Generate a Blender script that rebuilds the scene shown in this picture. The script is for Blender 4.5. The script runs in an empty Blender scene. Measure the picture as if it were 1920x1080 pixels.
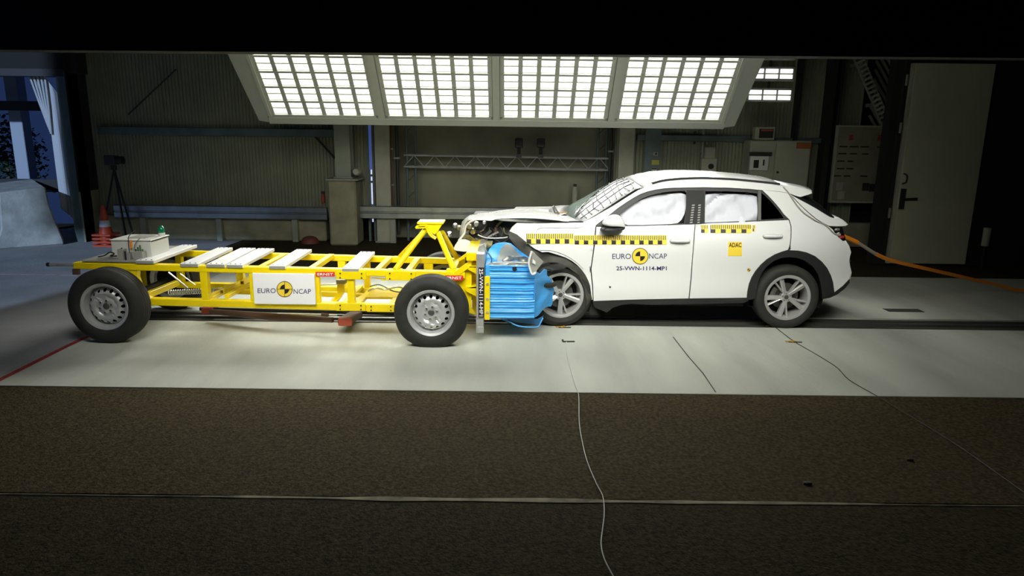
import bpy, bmesh, math, random
from mathutils import Vector, Matrix, geometry, noise
random.seed(7)
C = bpy.context.scene
COL = C.collection
PI = math.pi

# ------------------------------------------------------------------ camera
F_PX, PITCH, ROLL, CAM_H = 1302.0, math.atan(290 / 1302.0), 0.012, 2.0
_c, _s = math.cos(PITCH), math.sin(PITCH)
FWD = Vector((0, _c, -_s)); U0 = Vector((0, _s, _c)); R0 = Vector((1, 0, 0))
CR = R0 * math.cos(ROLL) + U0 * math.sin(ROLL)
CU = U0 * math.cos(ROLL) - R0 * math.sin(ROLL)
CAMLOC = Vector((0, 0, CAM_H))
cd = bpy.data.cameras.new('camera'); cam = bpy.data.objects.new('camera', cd); COL.objects.link(cam)
cd.sensor_width = 36; cd.lens = F_PX / 1920 * 36; cd.clip_end = 300
mw = Matrix.Identity(4)
for i in range(3):
    mw[i][0] = CR[i]; mw[i][1] = CU[i]; mw[i][2] = -FWD[i]; mw[i][3] = CAMLOC[i]
cam.matrix_world = mw
C.camera = cam
# ------------------------------------------------------------------ world, sun, exposure
W = bpy.data.worlds.new('world'); C.world = W; W.use_nodes = True
W.node_tree.nodes['Background'].inputs[0].default_value = (0.16, 0.33, 1.0, 1)
W.node_tree.nodes['Background'].inputs[1].default_value = 0.075
sl = bpy.data.lights.new('sun', 'SUN'); sun = bpy.data.objects.new('sun', sl); COL.objects.link(sun)
sl.energy = 2.9; sl.angle = 0.02; sl.color = (0.50, 0.68, 1.0)
sun.rotation_euler = Vector((0.18, 0.98, -0.364)).to_track_quat('-Z', 'Y').to_euler()
sun.location = (-12, -20, 12)
C.view_settings.view_transform = 'Standard'; C.view_settings.look = 'None'
C.view_settings.gamma = 1; C.view_settings.use_curve_mapping = False
C.view_settings.exposure = 0.0
C.cycles.max_bounces = 6; C.cycles.transparent_max_bounces = 8
C.cycles.sample_clamp_indirect = 4
LENS_GLOW = 1.35
BANK_W, BANK_W_NEAR, BEAM = 62.0, 42.0, math.radians(84)   # watts per lamp section, beam angle of the reflector lamps

# ------------------------------------------------------------------ helpers
def ray(px, py):
    return (CR * (px - 960) - CU * (py - 540) + FWD * F_PX)
def at(px, py, Y):                       # world point at depth Y
    d = ray(px, py); return CAMLOC + d * (Y / d.y)
def gp(px, py, z=0.0):                   # world point at height z
    d = ray(px, py); return CAMLOC + d * ((z - CAM_H) / d.z)

MATS = {}
def mat(name, col, rough=0.6, metal=0.0, var=0.0, scale=8.0, bump=0.0, bscale=40.0, coat=0.0, stretch=None, spec=0.5, detail=4):
    m = bpy.data.materials.new(name); m.use_nodes = True
    nt = m.node_tree; b = nt.nodes['Principled BSDF']
    b.inputs['Base Color'].default_value = (*col, 1); b.inputs['Roughness'].default_value = rough
    b.inputs['Metallic'].default_value = metal; b.inputs['Coat Weight'].default_value = coat
    b.inputs['Specular IOR Level'].default_value = spec
    if var > 0 or bump > 0:
        tc = nt.nodes.new('ShaderNodeTexCoord'); mp = nt.nodes.new('ShaderNodeMapping')
        nt.links.new(tc.outputs['Object'], mp.inputs[0])
        if stretch: mp.inputs['Scale'].default_value = stretch
    if var > 0:
        n = nt.nodes.new('ShaderNodeTexNoise'); n.inputs['Scale'].default_value = scale; n.inputs['Detail'].default_value = detail
        nt.links.new(mp.outputs[0], n.inputs['Vector'])
        r = nt.nodes.new('ShaderNodeValToRGB')
        r.color_ramp.elements[0].position = 0.3; r.color_ramp.elements[1].position = 0.7
        r.color_ramp.elements[0].color = (*[max(0, c * (1 - var)) for c in col], 1)
        r.color_ramp.elements[1].color = (*[min(1, c * (1 + var)) for c in col], 1)
        nt.links.new(n.outputs[0], r.inputs[0]); nt.links.new(r.outputs[0], b.inputs['Base Color'])
    if bump > 0:
        n2 = nt.nodes.new('ShaderNodeTexNoise'); n2.inputs['Scale'].default_value = bscale; n2.inputs['Detail'].default_value = 3
        nt.links.new(mp.outputs[0], n2.inputs['Vector'])
        bp = nt.nodes.new('ShaderNodeBump'); bp.inputs['Strength'].default_value = bump; bp.inputs['Distance'].default_value = 0.02
        nt.links.new(n2.outputs[0], bp.inputs['Height']); nt.links.new(bp.outputs[0], b.inputs['Normal'])
    MATS[name] = m
    return m
def emit(name, col, s):
    m = bpy.data.materials.new(name); m.use_nodes = True; nt = m.node_tree
    b = nt.nodes['Principled BSDF']; b.inputs['Base Color'].default_value = (*col, 1)
    b.inputs['Emission Color'].default_value = (*col, 1); b.inputs['Emission Strength'].default_value = s
    MATS[name] = m; return m
def glass(name, tint, ior=1.45, rough=0.03):
    m = bpy.data.materials.new(name); m.use_nodes = True; nt = m.node_tree
    for n in list(nt.nodes): nt.nodes.remove(n)
    o = nt.nodes.new('ShaderNodeOutputMaterial'); mix = nt.nodes.new('ShaderNodeMixShader')
    t = nt.nodes.new('ShaderNodeBsdfTransparent'); t.inputs[0].default_value = (*tint, 1)
    g = nt.nodes.new('ShaderNodeBsdfGlossy'); g.inputs['Roughness'].default_value = rough
    f = nt.nodes.new('ShaderNodeFresnel'); f.inputs[0].default_value = ior
    nt.links.new(f.outputs[0], mix.inputs[0]); nt.links.new(t.outputs[0], mix.inputs[1]); nt.links.new(g.outputs[0], mix.inputs[2])
    nt.links.new(mix.outputs[0], o.inputs[0]); MATS[name] = m; return m

def tag(o, label=None, cat=None, group=None, kind=None):
    if label: o['label'] = label
    if cat: o['category'] = cat
    if group: o['group'] = group
    if kind: o['kind'] = kind
    return o
def thing(name, loc, label, cat, group=None):
    o = bpy.data.objects.new(name, None); COL.objects.link(o); o.location = loc; o.empty_display_size = 0.1
    return tag(o, label, cat, group)
def origin(o):
    v = Vector((0, 0, 0))
    while o is not None: v += o.location; o = o.parent
    return v
def children(o): return [c for c in bpy.data.objects if c.parent == o]
def copy_tree(o, parent=None):
    c = o.copy(); COL.objects.link(c)
    if parent is not None: c.parent = parent
    for ch in children_map.get(o.name, []): copy_tree(ch, c)
    return c
children_map = {}
def snapshot():
    children_map.clear()
    for o in bpy.data.objects:
        if o.parent: children_map.setdefault(o.parent.name, []).append(o)

class MB:
    def __init__(self): self.v = []; self.f = []; self.mi = []
    def add(self, vs, fs, mi=0):
        n = len(self.v); self.v += [tuple(p) for p in vs]
        self.f += [tuple(i + n for i in f) for f in fs]; self.mi += [mi] * len(fs); return self
    def box(self, a, b, mi=0):
        x0, x1 = sorted((a[0], b[0])); y0, y1 = sorted((a[1], b[1])); z0, z1 = sorted((a[2], b[2]))
        vs = [(x0,y0,z0),(x1,y0,z0),(x1,y1,z0),(x0,y1,z0),(x0,y0,z1),(x1,y0,z1),(x1,y1,z1),(x0,y1,z1)]
        return self.add(vs, [(0,3,2,1),(4,5,6,7),(0,1,5,4),(1,2,6,5),(2,3,7,6),(3,0,4,7)], mi)
    def bar(self, p, q, w, h, up=(0, 0, 1), mi=0):
        p = Vector(p); q = Vector(q); d = (q - p).normalized(); up = Vector(up)
        s = d.cross(up)
        if s.length < 1e-4: s = d.cross(Vector((1, 0, 0)))
        s.normalize(); u = s.cross(d).normalized(); vs = []
        for c in (p, q):
            for a, b in ((-1,-1),(1,-1),(1,1),(-1,1)): vs.append(c + s * (a * w / 2) + u * (b * h / 2))
        return self.add(vs, [(0,1,2,3),(7,6,5,4),(0,4,5,1),(1,5,6,2),(2,6,7,3),(3,7,4,0)], mi)
    def tube(self, pts, r, n=8, cap=True, mi=0):
        pts = [Vector(p) for p in pts]; m = len(pts); rs = r if isinstance(r, (list, tuple)) else [r] * m
        vs = []; prev = None
        for i, p in enumerate(pts):
            d = (pts[min(i + 1, m - 1)] - pts[max(i - 1, 0)])
            d = d.normalized() if d.length > 1e-9 else Vector((0, 0, 1))
            if prev is None:
                a = d.cross(Vector((0, 0, 1)))
                if a.length < 1e-3: a = d.cross(Vector((1, 0, 0)))
            else: a = prev - d * prev.dot(d)
            a.normalize(); prev = a; b = d.cross(a)
            for k in range(n):
                t = 2 * PI * k / n; vs.append(p + (a * math.cos(t) + b * math.sin(t)) * rs[i])
        fs = [(i*n+k, i*n+(k+1)%n, (i+1)*n+(k+1)%n, (i+1)*n+k) for i in range(m-1) for k in range(n)]
        if cap: fs += [tuple(range(n)), tuple((m-1)*n + k for k in range(n))]
        return self.add(vs, fs, mi)
    def lathe(self, prof, c, axis='z', n=32, sgn=1, mi=0, warp=None):
        c = Vector(c); vs = []
        for r, h in prof:
            for k in range(n):
                t = 2 * PI * k / n; a, b = r * math.cos(t), r * math.sin(t)
                p = Vector((a, h * sgn, b)) if axis == 'y' else (Vector((h * sgn, a, b)) if axis == 'x' else Vector((a, b, h * sgn)))
                p = c + p
                if warp: p = warp(p)
                vs.append(p)
        m = len(prof)
        fs = [(i*n+k, i*n+(k+1)%n, (i+1)*n+(k+1)%n, (i+1)*n+k) for i in range(m-1) for k in range(n)]
        if prof[0][0] > 1e-6 and prof[-1][0] > 1e-6 and prof[0] != prof[-1] and getattr(self, 'caps', True):
            fs += [tuple(range(n)), tuple((m-1)*n + k for k in range(n))]
        return self.add(vs, fs, mi)
    def prism(self, poly, y0, y1, mi=0):       # poly of (x,z); extruded in y
        n = len(poly); vs = [(x, y0, z) for x, z in poly] + [(x, y1, z) for x, z in poly]
        fs = [tuple(range(n)), tuple(range(2*n-1, n-1, -1))] + [(i, (i+1)%n, n+(i+1)%n, n+i) for i in range(n)]
        return self.add(vs, fs, mi)
    def grid(self, fn, nu, nv, mi=0):
        vs = [fn(i / nu, j / nv) for i in range(nu + 1) for j in range(nv + 1)]
        w = nv + 1
        return self.add(vs, [(i*w+j, (i+1)*w+j, (i+1)*w+j+1, i*w+j+1) for i in range(nu) for j in range(nv)], mi)
    def build(self, name, m, parent=None, smooth=False, bevel=0.0, angle=35, merge=False, loc=None):
        me = bpy.data.meshes.new(name)
        base = origin(parent) if parent is not None else Vector(loc if loc is not None else (0, 0, 0))
        me.from_pydata([(p[0]-base.x, p[1]-base.y, p[2]-base.z) for p in self.v], [], self.f)
        bm = bmesh.new(); bm.from_mesh(me)
        if merge: bmesh.ops.remove_doubles(bm, verts=bm.verts, dist=1e-5)
        bmesh.ops.recalc_face_normals(bm, faces=bm.faces); 
        if not merge:
            bm.faces.ensure_lookup_table()
            for i, f in enumerate(bm.faces): f.material_index = self.mi[i]
        bm.to_mesh(me); bm.free()
        for x in (m if isinstance(m, (list, tuple)) else [m]): me.materials.append(MATS[x])
        if smooth:
            me.polygons.foreach_set('use_smooth', [True] * len(me.polygons)); me.set_sharp_from_angle(angle=math.radians(angle))
        o = bpy.data.objects.new(name, me); COL.objects.link(o)
        if parent is not None: o.parent = parent
        elif loc is not None: o.location = loc
        if bevel > 0:
            bv = o.modifiers.new('bevel', 'BEVEL'); bv.width = bevel; bv.segments = 1; bv.limit_method = 'ANGLE'
        return o
def struct(o): o['kind'] = 'structure'; return o
def stuff(o): o['kind'] = 'stuff'; return o

def inside(p, poly):
    x, y = p; c = False; j = len(poly) - 1
    for i in range(len(poly)):
        xi, yi = poly[i]; xj, yj = poly[j]
        if (yi > y) != (yj > y) and x < (xj - xi) * (y - yi) / (yj - yi) + xi: c = not c
        j = i
    return c
def triangulate(outer, holes=(), grid=0.0):
    pts = []; edges = []
    for loop in [outer] + list(holes):
        n0 = len(pts); n = len(loop)
        pts += [Vector(p) for p in loop]; edges += [(n0 + i, n0 + (i + 1) % n) for i in range(n)]
    if grid > 0:
        xs = [p[0] for p in outer]; ys = [p[1] for p in outer]
        nx = int((max(xs) - min(xs)) / grid) + 1; ny = int((max(ys) - min(ys)) / grid) + 1
        for i in range(nx + 1):
            for j in range(ny + 1):
                q = (min(xs) + (i + 0.37) * grid, min(ys) + (j + 0.41) * grid)
                if inside(q, outer) and not any(inside(q, h) for h in holes): pts.append(Vector(q))
    vs, _, fs, *_r = geometry.delaunay_2d_cdt(pts, edges, [], 0, 1e-5)
    out = []
    for f in fs:
        c = ((vs[f[0]][0] + vs[f[1]][0] + vs[f[2]][0]) / 3, (vs[f[0]][1] + vs[f[1]][1] + vs[f[2]][1]) / 3)
        if inside(c, outer) and not any(inside(c, h) for h in holes): out.append(tuple(f))
    used = sorted({i for f in out for i in f}); mp = {u: k for k, u in enumerate(used)}
    return [(vs[u][0], vs[u][1]) for u in used], [tuple(mp[i] for i in f) for f in out]
def shell(mb, outer, fout, fin=None, holes=(), grid=0.0, mi=0):
    vs, fs = triangulate(outer, holes, grid); n = len(vs)
    V = [fout(u, v) for u, v in vs]; Fc = list(fs)
    if fin:
        V += [fin(u, v) for u, v in vs]
        Fc += [(f[2] + n, f[1] + n, f[0] + n) for f in fs]
        cnt = {}
        for f in fs:
            for a, b in ((f[0], f[1]), (f[1], f[2]), (f[2], f[0])): cnt[(a, b)] = 1
        for a, b in list(cnt):
            if (b, a) not in cnt: Fc.append((a, b, b + n, a + n))
    return mb.add(V, Fc, mi)
def smooth_path(pts, k=4, closed=False):
    pts = [Vector(p) for p in pts]; n = len(pts); out = []
    for i in range(n if closed else n - 1):
        g = (lambda j: pts[j % n]) if closed else (lambda j: pts[max(0, min(n - 1, j))])
        p0, p1, p2, p3 = g(i-1), g(i), g(i+1), g(i+2)
        for s in range(k):
            t = s / k
            out.append(0.5 * ((2*p1) + (p2-p0)*t + (2*p0-5*p1+4*p2-p3)*t*t + (3*p1-p0-3*p2+p3)*t**3))
    if not closed: out.append(pts[-1])
    return out
def circle2(cx, cy, r, n=24): return [(cx + r*math.cos(2*PI*k/n), cy + r*math.sin(2*PI*k/n)) for k in range(n)]

def text2d(s, bold=0.0):
    cu = bpy.data.curves.new('t', 'FONT'); cu.body = s; cu.size = 1; cu.offset = bold; cu.resolution_u = 3; cu.fill_mode = 'FRONT'
    o = bpy.data.objects.new('t', cu); COL.objects.link(o)
    dg = bpy.context.evaluated_depsgraph_get(); dg.update()
    me = bpy.data.meshes.new_from_object(o.evaluated_get(dg))
    vs = [(v.co.x, v.co.y) for v in me.vertices]; fs = [tuple(p.vertices) for p in me.polygons]
    bpy.data.objects.remove(o); bpy.data.curves.remove(cu); bpy.data.meshes.remove(me)
    x0 = min(v[0] for v in vs); x1 = max(v[0] for v in vs); y0 = min(v[1] for v in vs); y1 = max(v[1] for v in vs)
    return [((v[0]-x0)/(x1-x0), (v[1]-y0)/(y1-y0)) for v in vs], fs      # unit box
def letters(name, s, fmap, m, parent, bold=0.0):
    vs, fs = text2d(s, bold); return MB().add([fmap(u, v) for u, v in vs], fs).build(name, m, parent)

# ------------------------------------------------------------------ materials
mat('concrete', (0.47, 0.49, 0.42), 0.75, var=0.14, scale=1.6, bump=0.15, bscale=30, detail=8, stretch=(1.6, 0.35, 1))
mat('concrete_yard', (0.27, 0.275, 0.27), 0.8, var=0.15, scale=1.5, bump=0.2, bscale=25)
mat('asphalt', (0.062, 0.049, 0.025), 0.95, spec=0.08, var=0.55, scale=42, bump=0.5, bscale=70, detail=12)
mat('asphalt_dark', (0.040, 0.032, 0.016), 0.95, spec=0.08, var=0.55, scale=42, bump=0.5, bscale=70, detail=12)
mat('seam', (0.22, 0.20, 0.13), 0.9, var=0.6, scale=6)
mat('channel', (0.055, 0.055, 0.048), 0.6, var=0.3, scale=3, stretch=(0.3, 4, 1))
mat('rail_steel', (0.16, 0.16, 0.14), 0.45, metal=0.7)
mat('red_paint', (0.30, 0.03, 0.02), 0.8, var=0.3, scale=12)
mat('pink_paint', (0.50, 0.34, 0.36), 0.8, var=0.3, scale=8)
mat('cladding', (0.215, 0.225, 0.150), 0.6, var=0.15, scale=2)
mat('wall_concrete', (0.23, 0.228, 0.16), 0.9, var=0.25, scale=1.2, bump=0.3, bscale=8)
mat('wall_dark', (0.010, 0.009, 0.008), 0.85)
mat('plinth', (0.25, 0.24, 0.155), 0.9, var=0.25, scale=3)
mat('steel_grey', (0.24, 0.26, 0.20), 0.45, var=0.1, scale=5)
mat('steel_blue', (0.085, 0.125, 0.115), 0.5, var=0.2, scale=4)
mat('galvanised', (0.30, 0.33, 0.34), 0.28, metal=0.85, var=0.15, scale=5)
mat('column_paint', (0.34, 0.34, 0.26), 0.6, var=0.12, scale=4)
mat('bank_paint', (0.38, 0.40, 0.34), 0.5)
mat('bank_inner', (0.10, 0.11, 0.09), 0.5)
mat('black', (0.010, 0.010, 0.009), 0.7)
mat('black_plastic', (0.018, 0.018, 0.018), 0.5)
mat('rubber', (0.020, 0.020, 0.016), 0.75, var=0.25, scale=14)
mat('liner', (0.045, 0.043, 0.032), 0.7, var=0.5, scale=10)
mat('white_paint', (0.74, 0.755, 0.72), 0.25, coat=0.6)
mat('airbag', (0.68, 0.70, 0.74), 0.8)
mat('alloy', (0.52, 0.52, 0.50), 0.30, metal=0.45)
mat('alloy_dark', (0.12, 0.12, 0.11), 0.4, metal=0.6)
mat('steel_rim', (0.58, 0.59, 0.58), 0.36, metal=0.5)
mat('chrome', (0.75, 0.75, 0.72), 0.2, metal=1.0)
mat('yellow', (0.86, 0.66, 0.0), 0.38, coat=0.2)
mat('decal_yellow', (0.88, 0.64, 0.05), 0.5)
mat('decal_black', (0.012, 0.010, 0.012), 0.5)
mat('decal_blue', (0.02, 0.02, 0.10), 0.5)
mat('decal_white', (0.85, 0.85, 0.84), 0.5)
mat('decal_red', (0.62, 0.03, 0.02), 0.5)
mat('plank_white', (0.72, 0.73, 0.70), 0.4, var=0.05, scale=6)
mat('aluminium', (0.60, 0.61, 0.58), 0.35, metal=0.6, var=0.15, scale=6)
mat('blue', (0.055, 0.36, 0.80), 0.38, var=0.12, scale=9, stretch=(0.6, 1, 8))
mat('blue_dark', (0.03, 0.12, 0.24), 0.45)
mat('sheet', (0.40, 0.41, 0.36), 0.35, metal=0.4, var=0.3, scale=7)
mat('cabinet', (0.60, 0.61, 0.55), 0.5)
mat('cabinet_grey', (0.33, 0.345, 0.25), 0.5, var=0.08, scale=3)
mat('box_grey', (0.30, 0.30, 0.26), 0.5)
mat('board_white', (0.22, 0.21, 0.14), 0.6, var=0.12, scale=4)
mat('door_paint', (0.40, 0.41, 0.28), 0.55, var=0.06, scale=3)
mat('beacon_green', (0.0, 0.16, 0.06), 0.15, coat=0.5)
mat('orange', (0.85, 0.27, 0.01), 0.5)
mat('orange_cone', (0.40, 0.045, 0.012), 0.5)  # orange darkened to carry the shadow the stack stands in
mat('cone_white', (0.45, 0.47, 0.52), 0.5)
mat('strap_grey', (0.35, 0.33, 0.26), 0.7)
mat('wire_white', (0.62, 0.62, 0.58), 0.5)
mat('wire_dark', (0.02, 0.02, 0.016), 0.6)
mat('tape_orange', (0.55, 0.30, 0.03), 0.6)
mat('skid_red', (0.35, 0.06, 0.03), 0.6, var=0.2)
mat('skid_brown', (0.10, 0.055, 0.04), 0.6)
mat('junk_olive', (0.16, 0.15, 0.06), 0.5, metal=0.3, var=0.5, scale=20)
mat('junk_grey', (0.22, 0.22, 0.20), 0.4, metal=0.5, var=0.5, scale=20)
mat('curtain', (0.42, 0.44, 0.46), 0.6)
mat('post_blue', (0.30, 0.34, 0.40), 0.6)
mat('barrier_concrete', (0.34, 0.35, 0.32), 0.9, var=0.25, scale=4, bump=0.3, bscale=20)
mat('leaf', (0.02, 0.05, 0.015), 0.7)
mat('dome', (0.13, 0.035, 0.025), 0.7)
mat('rear_glass', (0.012, 0.013, 0.014), 0.08, coat=0.4)
mat('label_yellow', (0.35, 0.33, 0.04), 0.6)
mat('label_orange', (0.30, 0.09, 0.02), 0.6)
mat('lamp_red', (0.45, 0.02, 0.02), 0.3)
emit('lens', (1.0, 0.99, 0.96), LENS_GLOW)
emit('slot_light', (0.66, 0.72, 1.0), 0.75)
emit('slot_blue', (0.10, 0.15, 0.50), 0.30)
glass('side_glass', (0.97, 0.97, 0.97), ior=1.05, rough=0.15)
glass('dark_glass', (0.10, 0.12, 0.12))
m_ = mat('hazed_screen_glass', (0.26, 0.34, 0.29), 0.15); m_.node_tree.nodes['Principled BSDF'].inputs['Alpha'].default_value = 0.45  # pale green, half opaque: haze of reflections put into the colour
# cracked laminated glass: crazed white with a dark web of cracks, still partly see-through
def cracked():
    m = bpy.data.materials.new('cracked_glass'); m.use_nodes = True; nt = m.node_tree
    b = nt.nodes['Principled BSDF']; b.inputs['Roughness'].default_value = 0.35
    tc = nt.nodes.new('ShaderNodeTexCoord'); v = nt.nodes.new('ShaderNodeTexVoronoi'); v.feature = 'DISTANCE_TO_EDGE'
    mp = nt.nodes.new('ShaderNodeMapping'); mp.inputs['Scale'].default_value = (1, 1.3, 1.3)
    v.inputs['Scale'].default_value = 3.2
    nt.links.new(tc.outputs['Object'], mp.inputs[0]); nt.links.new(mp.outputs[0], v.inputs['Vector'])
    r = nt.nodes.new('ShaderNodeValToRGB'); r.color_ramp.elements[0].position = 0.004; r.color_ramp.elements[1].position = 0.016
    r.color_ramp.elements[0].color = (0.05, 0.05, 0.06, 1); r.color_ramp.elements[1].color = (0.62, 0.64, 0.62, 1)
    nt.links.new(v.outputs['Distance'], r.inputs[0]); nt.links.new(r.outputs[0], b.inputs['Base Color'])
    b.inputs['Alpha'].default_value = 0.85
    MATS['cracked_glass'] = m
cracked()

# ================================================================== SETTING
def slab(name, x0, x1, y0, y1, z, m, t=0.12):
    return struct(MB().box((x0, y0, z - t), (x1, y1, z)).build(name, m))
XL, XR = -16.0, 10.0
Y_SEAM, Y_S0, Y_C0, Y_C1, Y_S1 = 3.54, 5.20, 7.18, 7.62, 10.0
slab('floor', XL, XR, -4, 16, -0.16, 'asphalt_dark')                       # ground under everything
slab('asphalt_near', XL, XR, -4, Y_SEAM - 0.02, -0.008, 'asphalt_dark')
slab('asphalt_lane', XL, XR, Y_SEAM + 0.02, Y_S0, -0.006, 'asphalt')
# ragged filled seam between the asphalt lanes
mb = MB(); prev = None
for i in range(121):
    x = -4.5 + i * 9.0 / 120; w = 0.003 + (0.010 + 0.022 * max(0, noise.noise(Vector((x * 2.3, 3, 0))) + 0.35)) * max(0, 1 - abs(x - 0.2) / 1.9) ** 0.5
    o = 0.012 * noise.noise(Vector((x * 0.8, 9, 0)))
    cur = ((x, Y_SEAM - w + o, -0.004), (x, Y_SEAM + w + o, -0.004), (x, Y_SEAM + 0.03 + o, -0.03), (x, Y_SEAM - 0.03 + o, -0.03))
    if prev: mb.add(prev + cur, [(0, 1, 5, 4), (1, 2, 6, 5), (3, 0, 4, 7)])
    prev = cur
struct(mb.build('seam_filler', 'seam'))
XE = -5.05
XD = -4.16
slab('concrete_slab', XD, XR, Y_S0, Y_C0, 0.0, 'concrete')
slab('concrete_slab', XD, XR, Y_C1, Y_S1, 0.0, 'concrete')
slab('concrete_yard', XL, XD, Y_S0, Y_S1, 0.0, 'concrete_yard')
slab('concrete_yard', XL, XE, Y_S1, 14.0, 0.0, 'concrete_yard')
slab('asphalt_rear', XE, XR, Y_S1, 16, -0.006, 'asphalt_dark')
slab('rail_channel', XD, XR, Y_C0, Y_C1, -0.035, 'channel', 0.08)
for k, y in enumerate((7.24, 7.40, 7.53)):
    struct(MB().box((XD, y, -0.035), (XR, y + 0.05, -0.006)).build('track_rail', 'rail_steel'))
# expansion joint in the slab, painted lines, hatch
def floor_strip(name, pts, w, m, z=0.002):
    mb = MB(); pts = [Vector((p[0], p[1], 0)) for p in pts]; vs = []
    for i, p in enumerate(pts):
        d = (pts[min(i+1, len(pts)-1)] - pts[max(i-1, 0)]).normalized(); s = Vector((-d.y, d.x, 0)) * w / 2
        vs += [(p.x + s.x, p.y + s.y, z), (p.x - s.x, p.y - s.y, z)]
    n = len(pts); mb.add(vs, [(2*i, 2*i+1, 2*i+3, 2*i+2) for i in range(n-1)])
    return struct(mb.build(name, m))
floor_strip('slab_joint', [gp(1262, 632), gp(1290, 668), gp(1318, 700), gp(1342, 736)], 0.010, 'wire_dark')
floor_strip('painted_line', [(XD + .02, Y_S0 + .02), (XD - .01, 6.2), (XD, Y_C0 - .02)], 0.055, 'red_paint')
floor_strip('painted_line', [gp(-40, 514), gp(70, 515), gp(150, 517)], 0.06, 'pink_paint')
a, b = gp(1655, 579), gp(1700, 585)
struct(MB().box((a.x, b.y, 0), (a.x + 0.42, a.y, 0.004)).build('floor_hatch', 'channel'))
# enclosure outside the frame: front wall with the open bay at the left shaped to the sun patch, ceiling, right wall
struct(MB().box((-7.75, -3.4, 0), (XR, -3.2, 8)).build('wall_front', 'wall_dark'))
struct(MB().box((-10.85, -3.4, 5.95), (-7.75, -3.2, 14)).build('trim_1', 'wall_dark'))  # unseen header added behind the camera to keep the sun off the ribbed wall
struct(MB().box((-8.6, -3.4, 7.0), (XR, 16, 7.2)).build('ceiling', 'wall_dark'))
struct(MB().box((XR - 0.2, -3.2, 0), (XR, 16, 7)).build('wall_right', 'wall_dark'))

def corrugated(name, x0, x1, y, z0, z1, pitch=0.062, depth=0.022, parent=None):
    mb = MB(); n = math.ceil((x1 - x0) / pitch); vs = []
    for i in range(n):
        x = x0 + i * pitch
        for dx, dy in ((0, 0), (0.30, 0), (0.42, -1), (0.88, -1)): vs.append((x + dx * pitch, y + dy * depth))
    V = [(x, yy, z0) for x, yy in vs] + [(x, yy, z1) for x, yy in vs]; m = len(vs)
    mb.add(V, [(i, i + 1, m + i + 1, m + i) for i in range(m - 1)])
    return mb.build(name, 'cladding', parent)
YW = 13.0
xa, xb = at(172, 300, YW).x, at(740, 300, YW).x
xc, xd, xe = at(745, 300, 13.4).x, at(1140, 300, 13.4).x, at(1600, 300, YW).x
def sheet_wall(name, x0, x1, sheets):
    r = bpy.data.objects.new(name, None); COL.objects.link(r); struct(r); r.location = ((x0 + x1) / 2, YW, 0)
    w = (x1 - x0) / sheets
    for k in range(sheets): corrugated('cladding_sheet', x0 + k * w, x0 + (k + 1) * w + 0.02, YW - 0.004 * (k % 2), 0.42, 7.0, parent=r)
    return r
sheet_wall('wall_back', xa, xb, 6)
sheet_wall('wall_back.001', xd + 0.06, xe, 5)
struct(MB().box((xc - 0.2, 13.4, 0), (xd + 0.2, 13.5, 7)).build('wall_back_concrete', 'wall_concrete'))
struct(MB().box((xa - 0.3, 13.56, 0), (XR, 13.7, 7.2)).build('wall_back_outer', 'wall_dark'))
struct(MB().box((xa, 12.78, 0), (at(612, 440, 12.78).x, 13.0, 0.44)).build('baseboard_back', 'plinth', bevel=0.02))
struct(MB().box((xd - 0.3, 12.9, 0), (XR, 13.1, 0.44)).build('baseboard_back_right', 'plinth'))
def hbeam(name, px0, px1, pyt, pyb, Y, m, depth=0.12, bevel=0.01):
    p = at(px0, pyt, Y); q = at(px1, pyt + (px1 - px0) * ROLL, Y); r = at(px0, pyb, Y)
    return MB().box((p.x, Y, r.z), (q.x, Y + depth, p.z)).build(name, m, bevel=bevel)
struct(hbeam('trim_2', 182, 640, 237, 252, 12.84, 'steel_blue'))
struct(hbeam('trim_3', 1195, 1420, 252, 264, 12.84, 'steel_blue'))
struct(hbeam('trim_4', 1455, 1590, 258, 268, 12.84, 'steel_blue'))
# diagonal brace on the left wall
struct(MB().tube([at(590, 255, 12.9), at(628, 297, 12.9)], 0.02, 6).build('wall_brace', 'black_plastic'))
struct(MB().tube([at(330, 130, 12.93), at(240, 215, 12.93)], 0.012, 6).build('wall_brace', 'black_plastic'))

# left end: opening with posts, header and jamb
YO = 12.4
p = at(118, 140, YO); q = at(150, 440, YO)
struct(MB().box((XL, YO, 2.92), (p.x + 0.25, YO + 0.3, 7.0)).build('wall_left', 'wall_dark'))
dr = struct(bpy.data.objects.new('door_1', None)); COL.objects.link(dr); dr.location = (q.x, YO, 0)
xj = (p.x + q.x) / 2 - 0.02
MB().box((xj - 0.08, YO - 0.02, 0), (xj + 0.09, YO + 0.25, 2.92)).build('door_jamb', 'steel_blue', dr)
MB().box((xj + 0.09, YO - 0.05, 0), (xj + 0.13, YO + 0.25, 2.95)).build('door_edge', 'wall_concrete', dr)
MB().box((XL, YO - 0.04, 2.86), (xj + 0.1, YO + 0.2, 2.98)).build('door_header', 'black_plastic', dr)
struct(MB().box((xj + 0.13, YO - 0.1, 0.9), (xa + 0.12, YO + 0.5, 7)).build('wall_corner', 'wall_dark'))
struct(MB().box((xj + 0.13, YO - 0.05, 0), (xa + 0.12, YO + 0.5, 0.9)).build('baseboard_left', 'plinth'))
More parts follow.
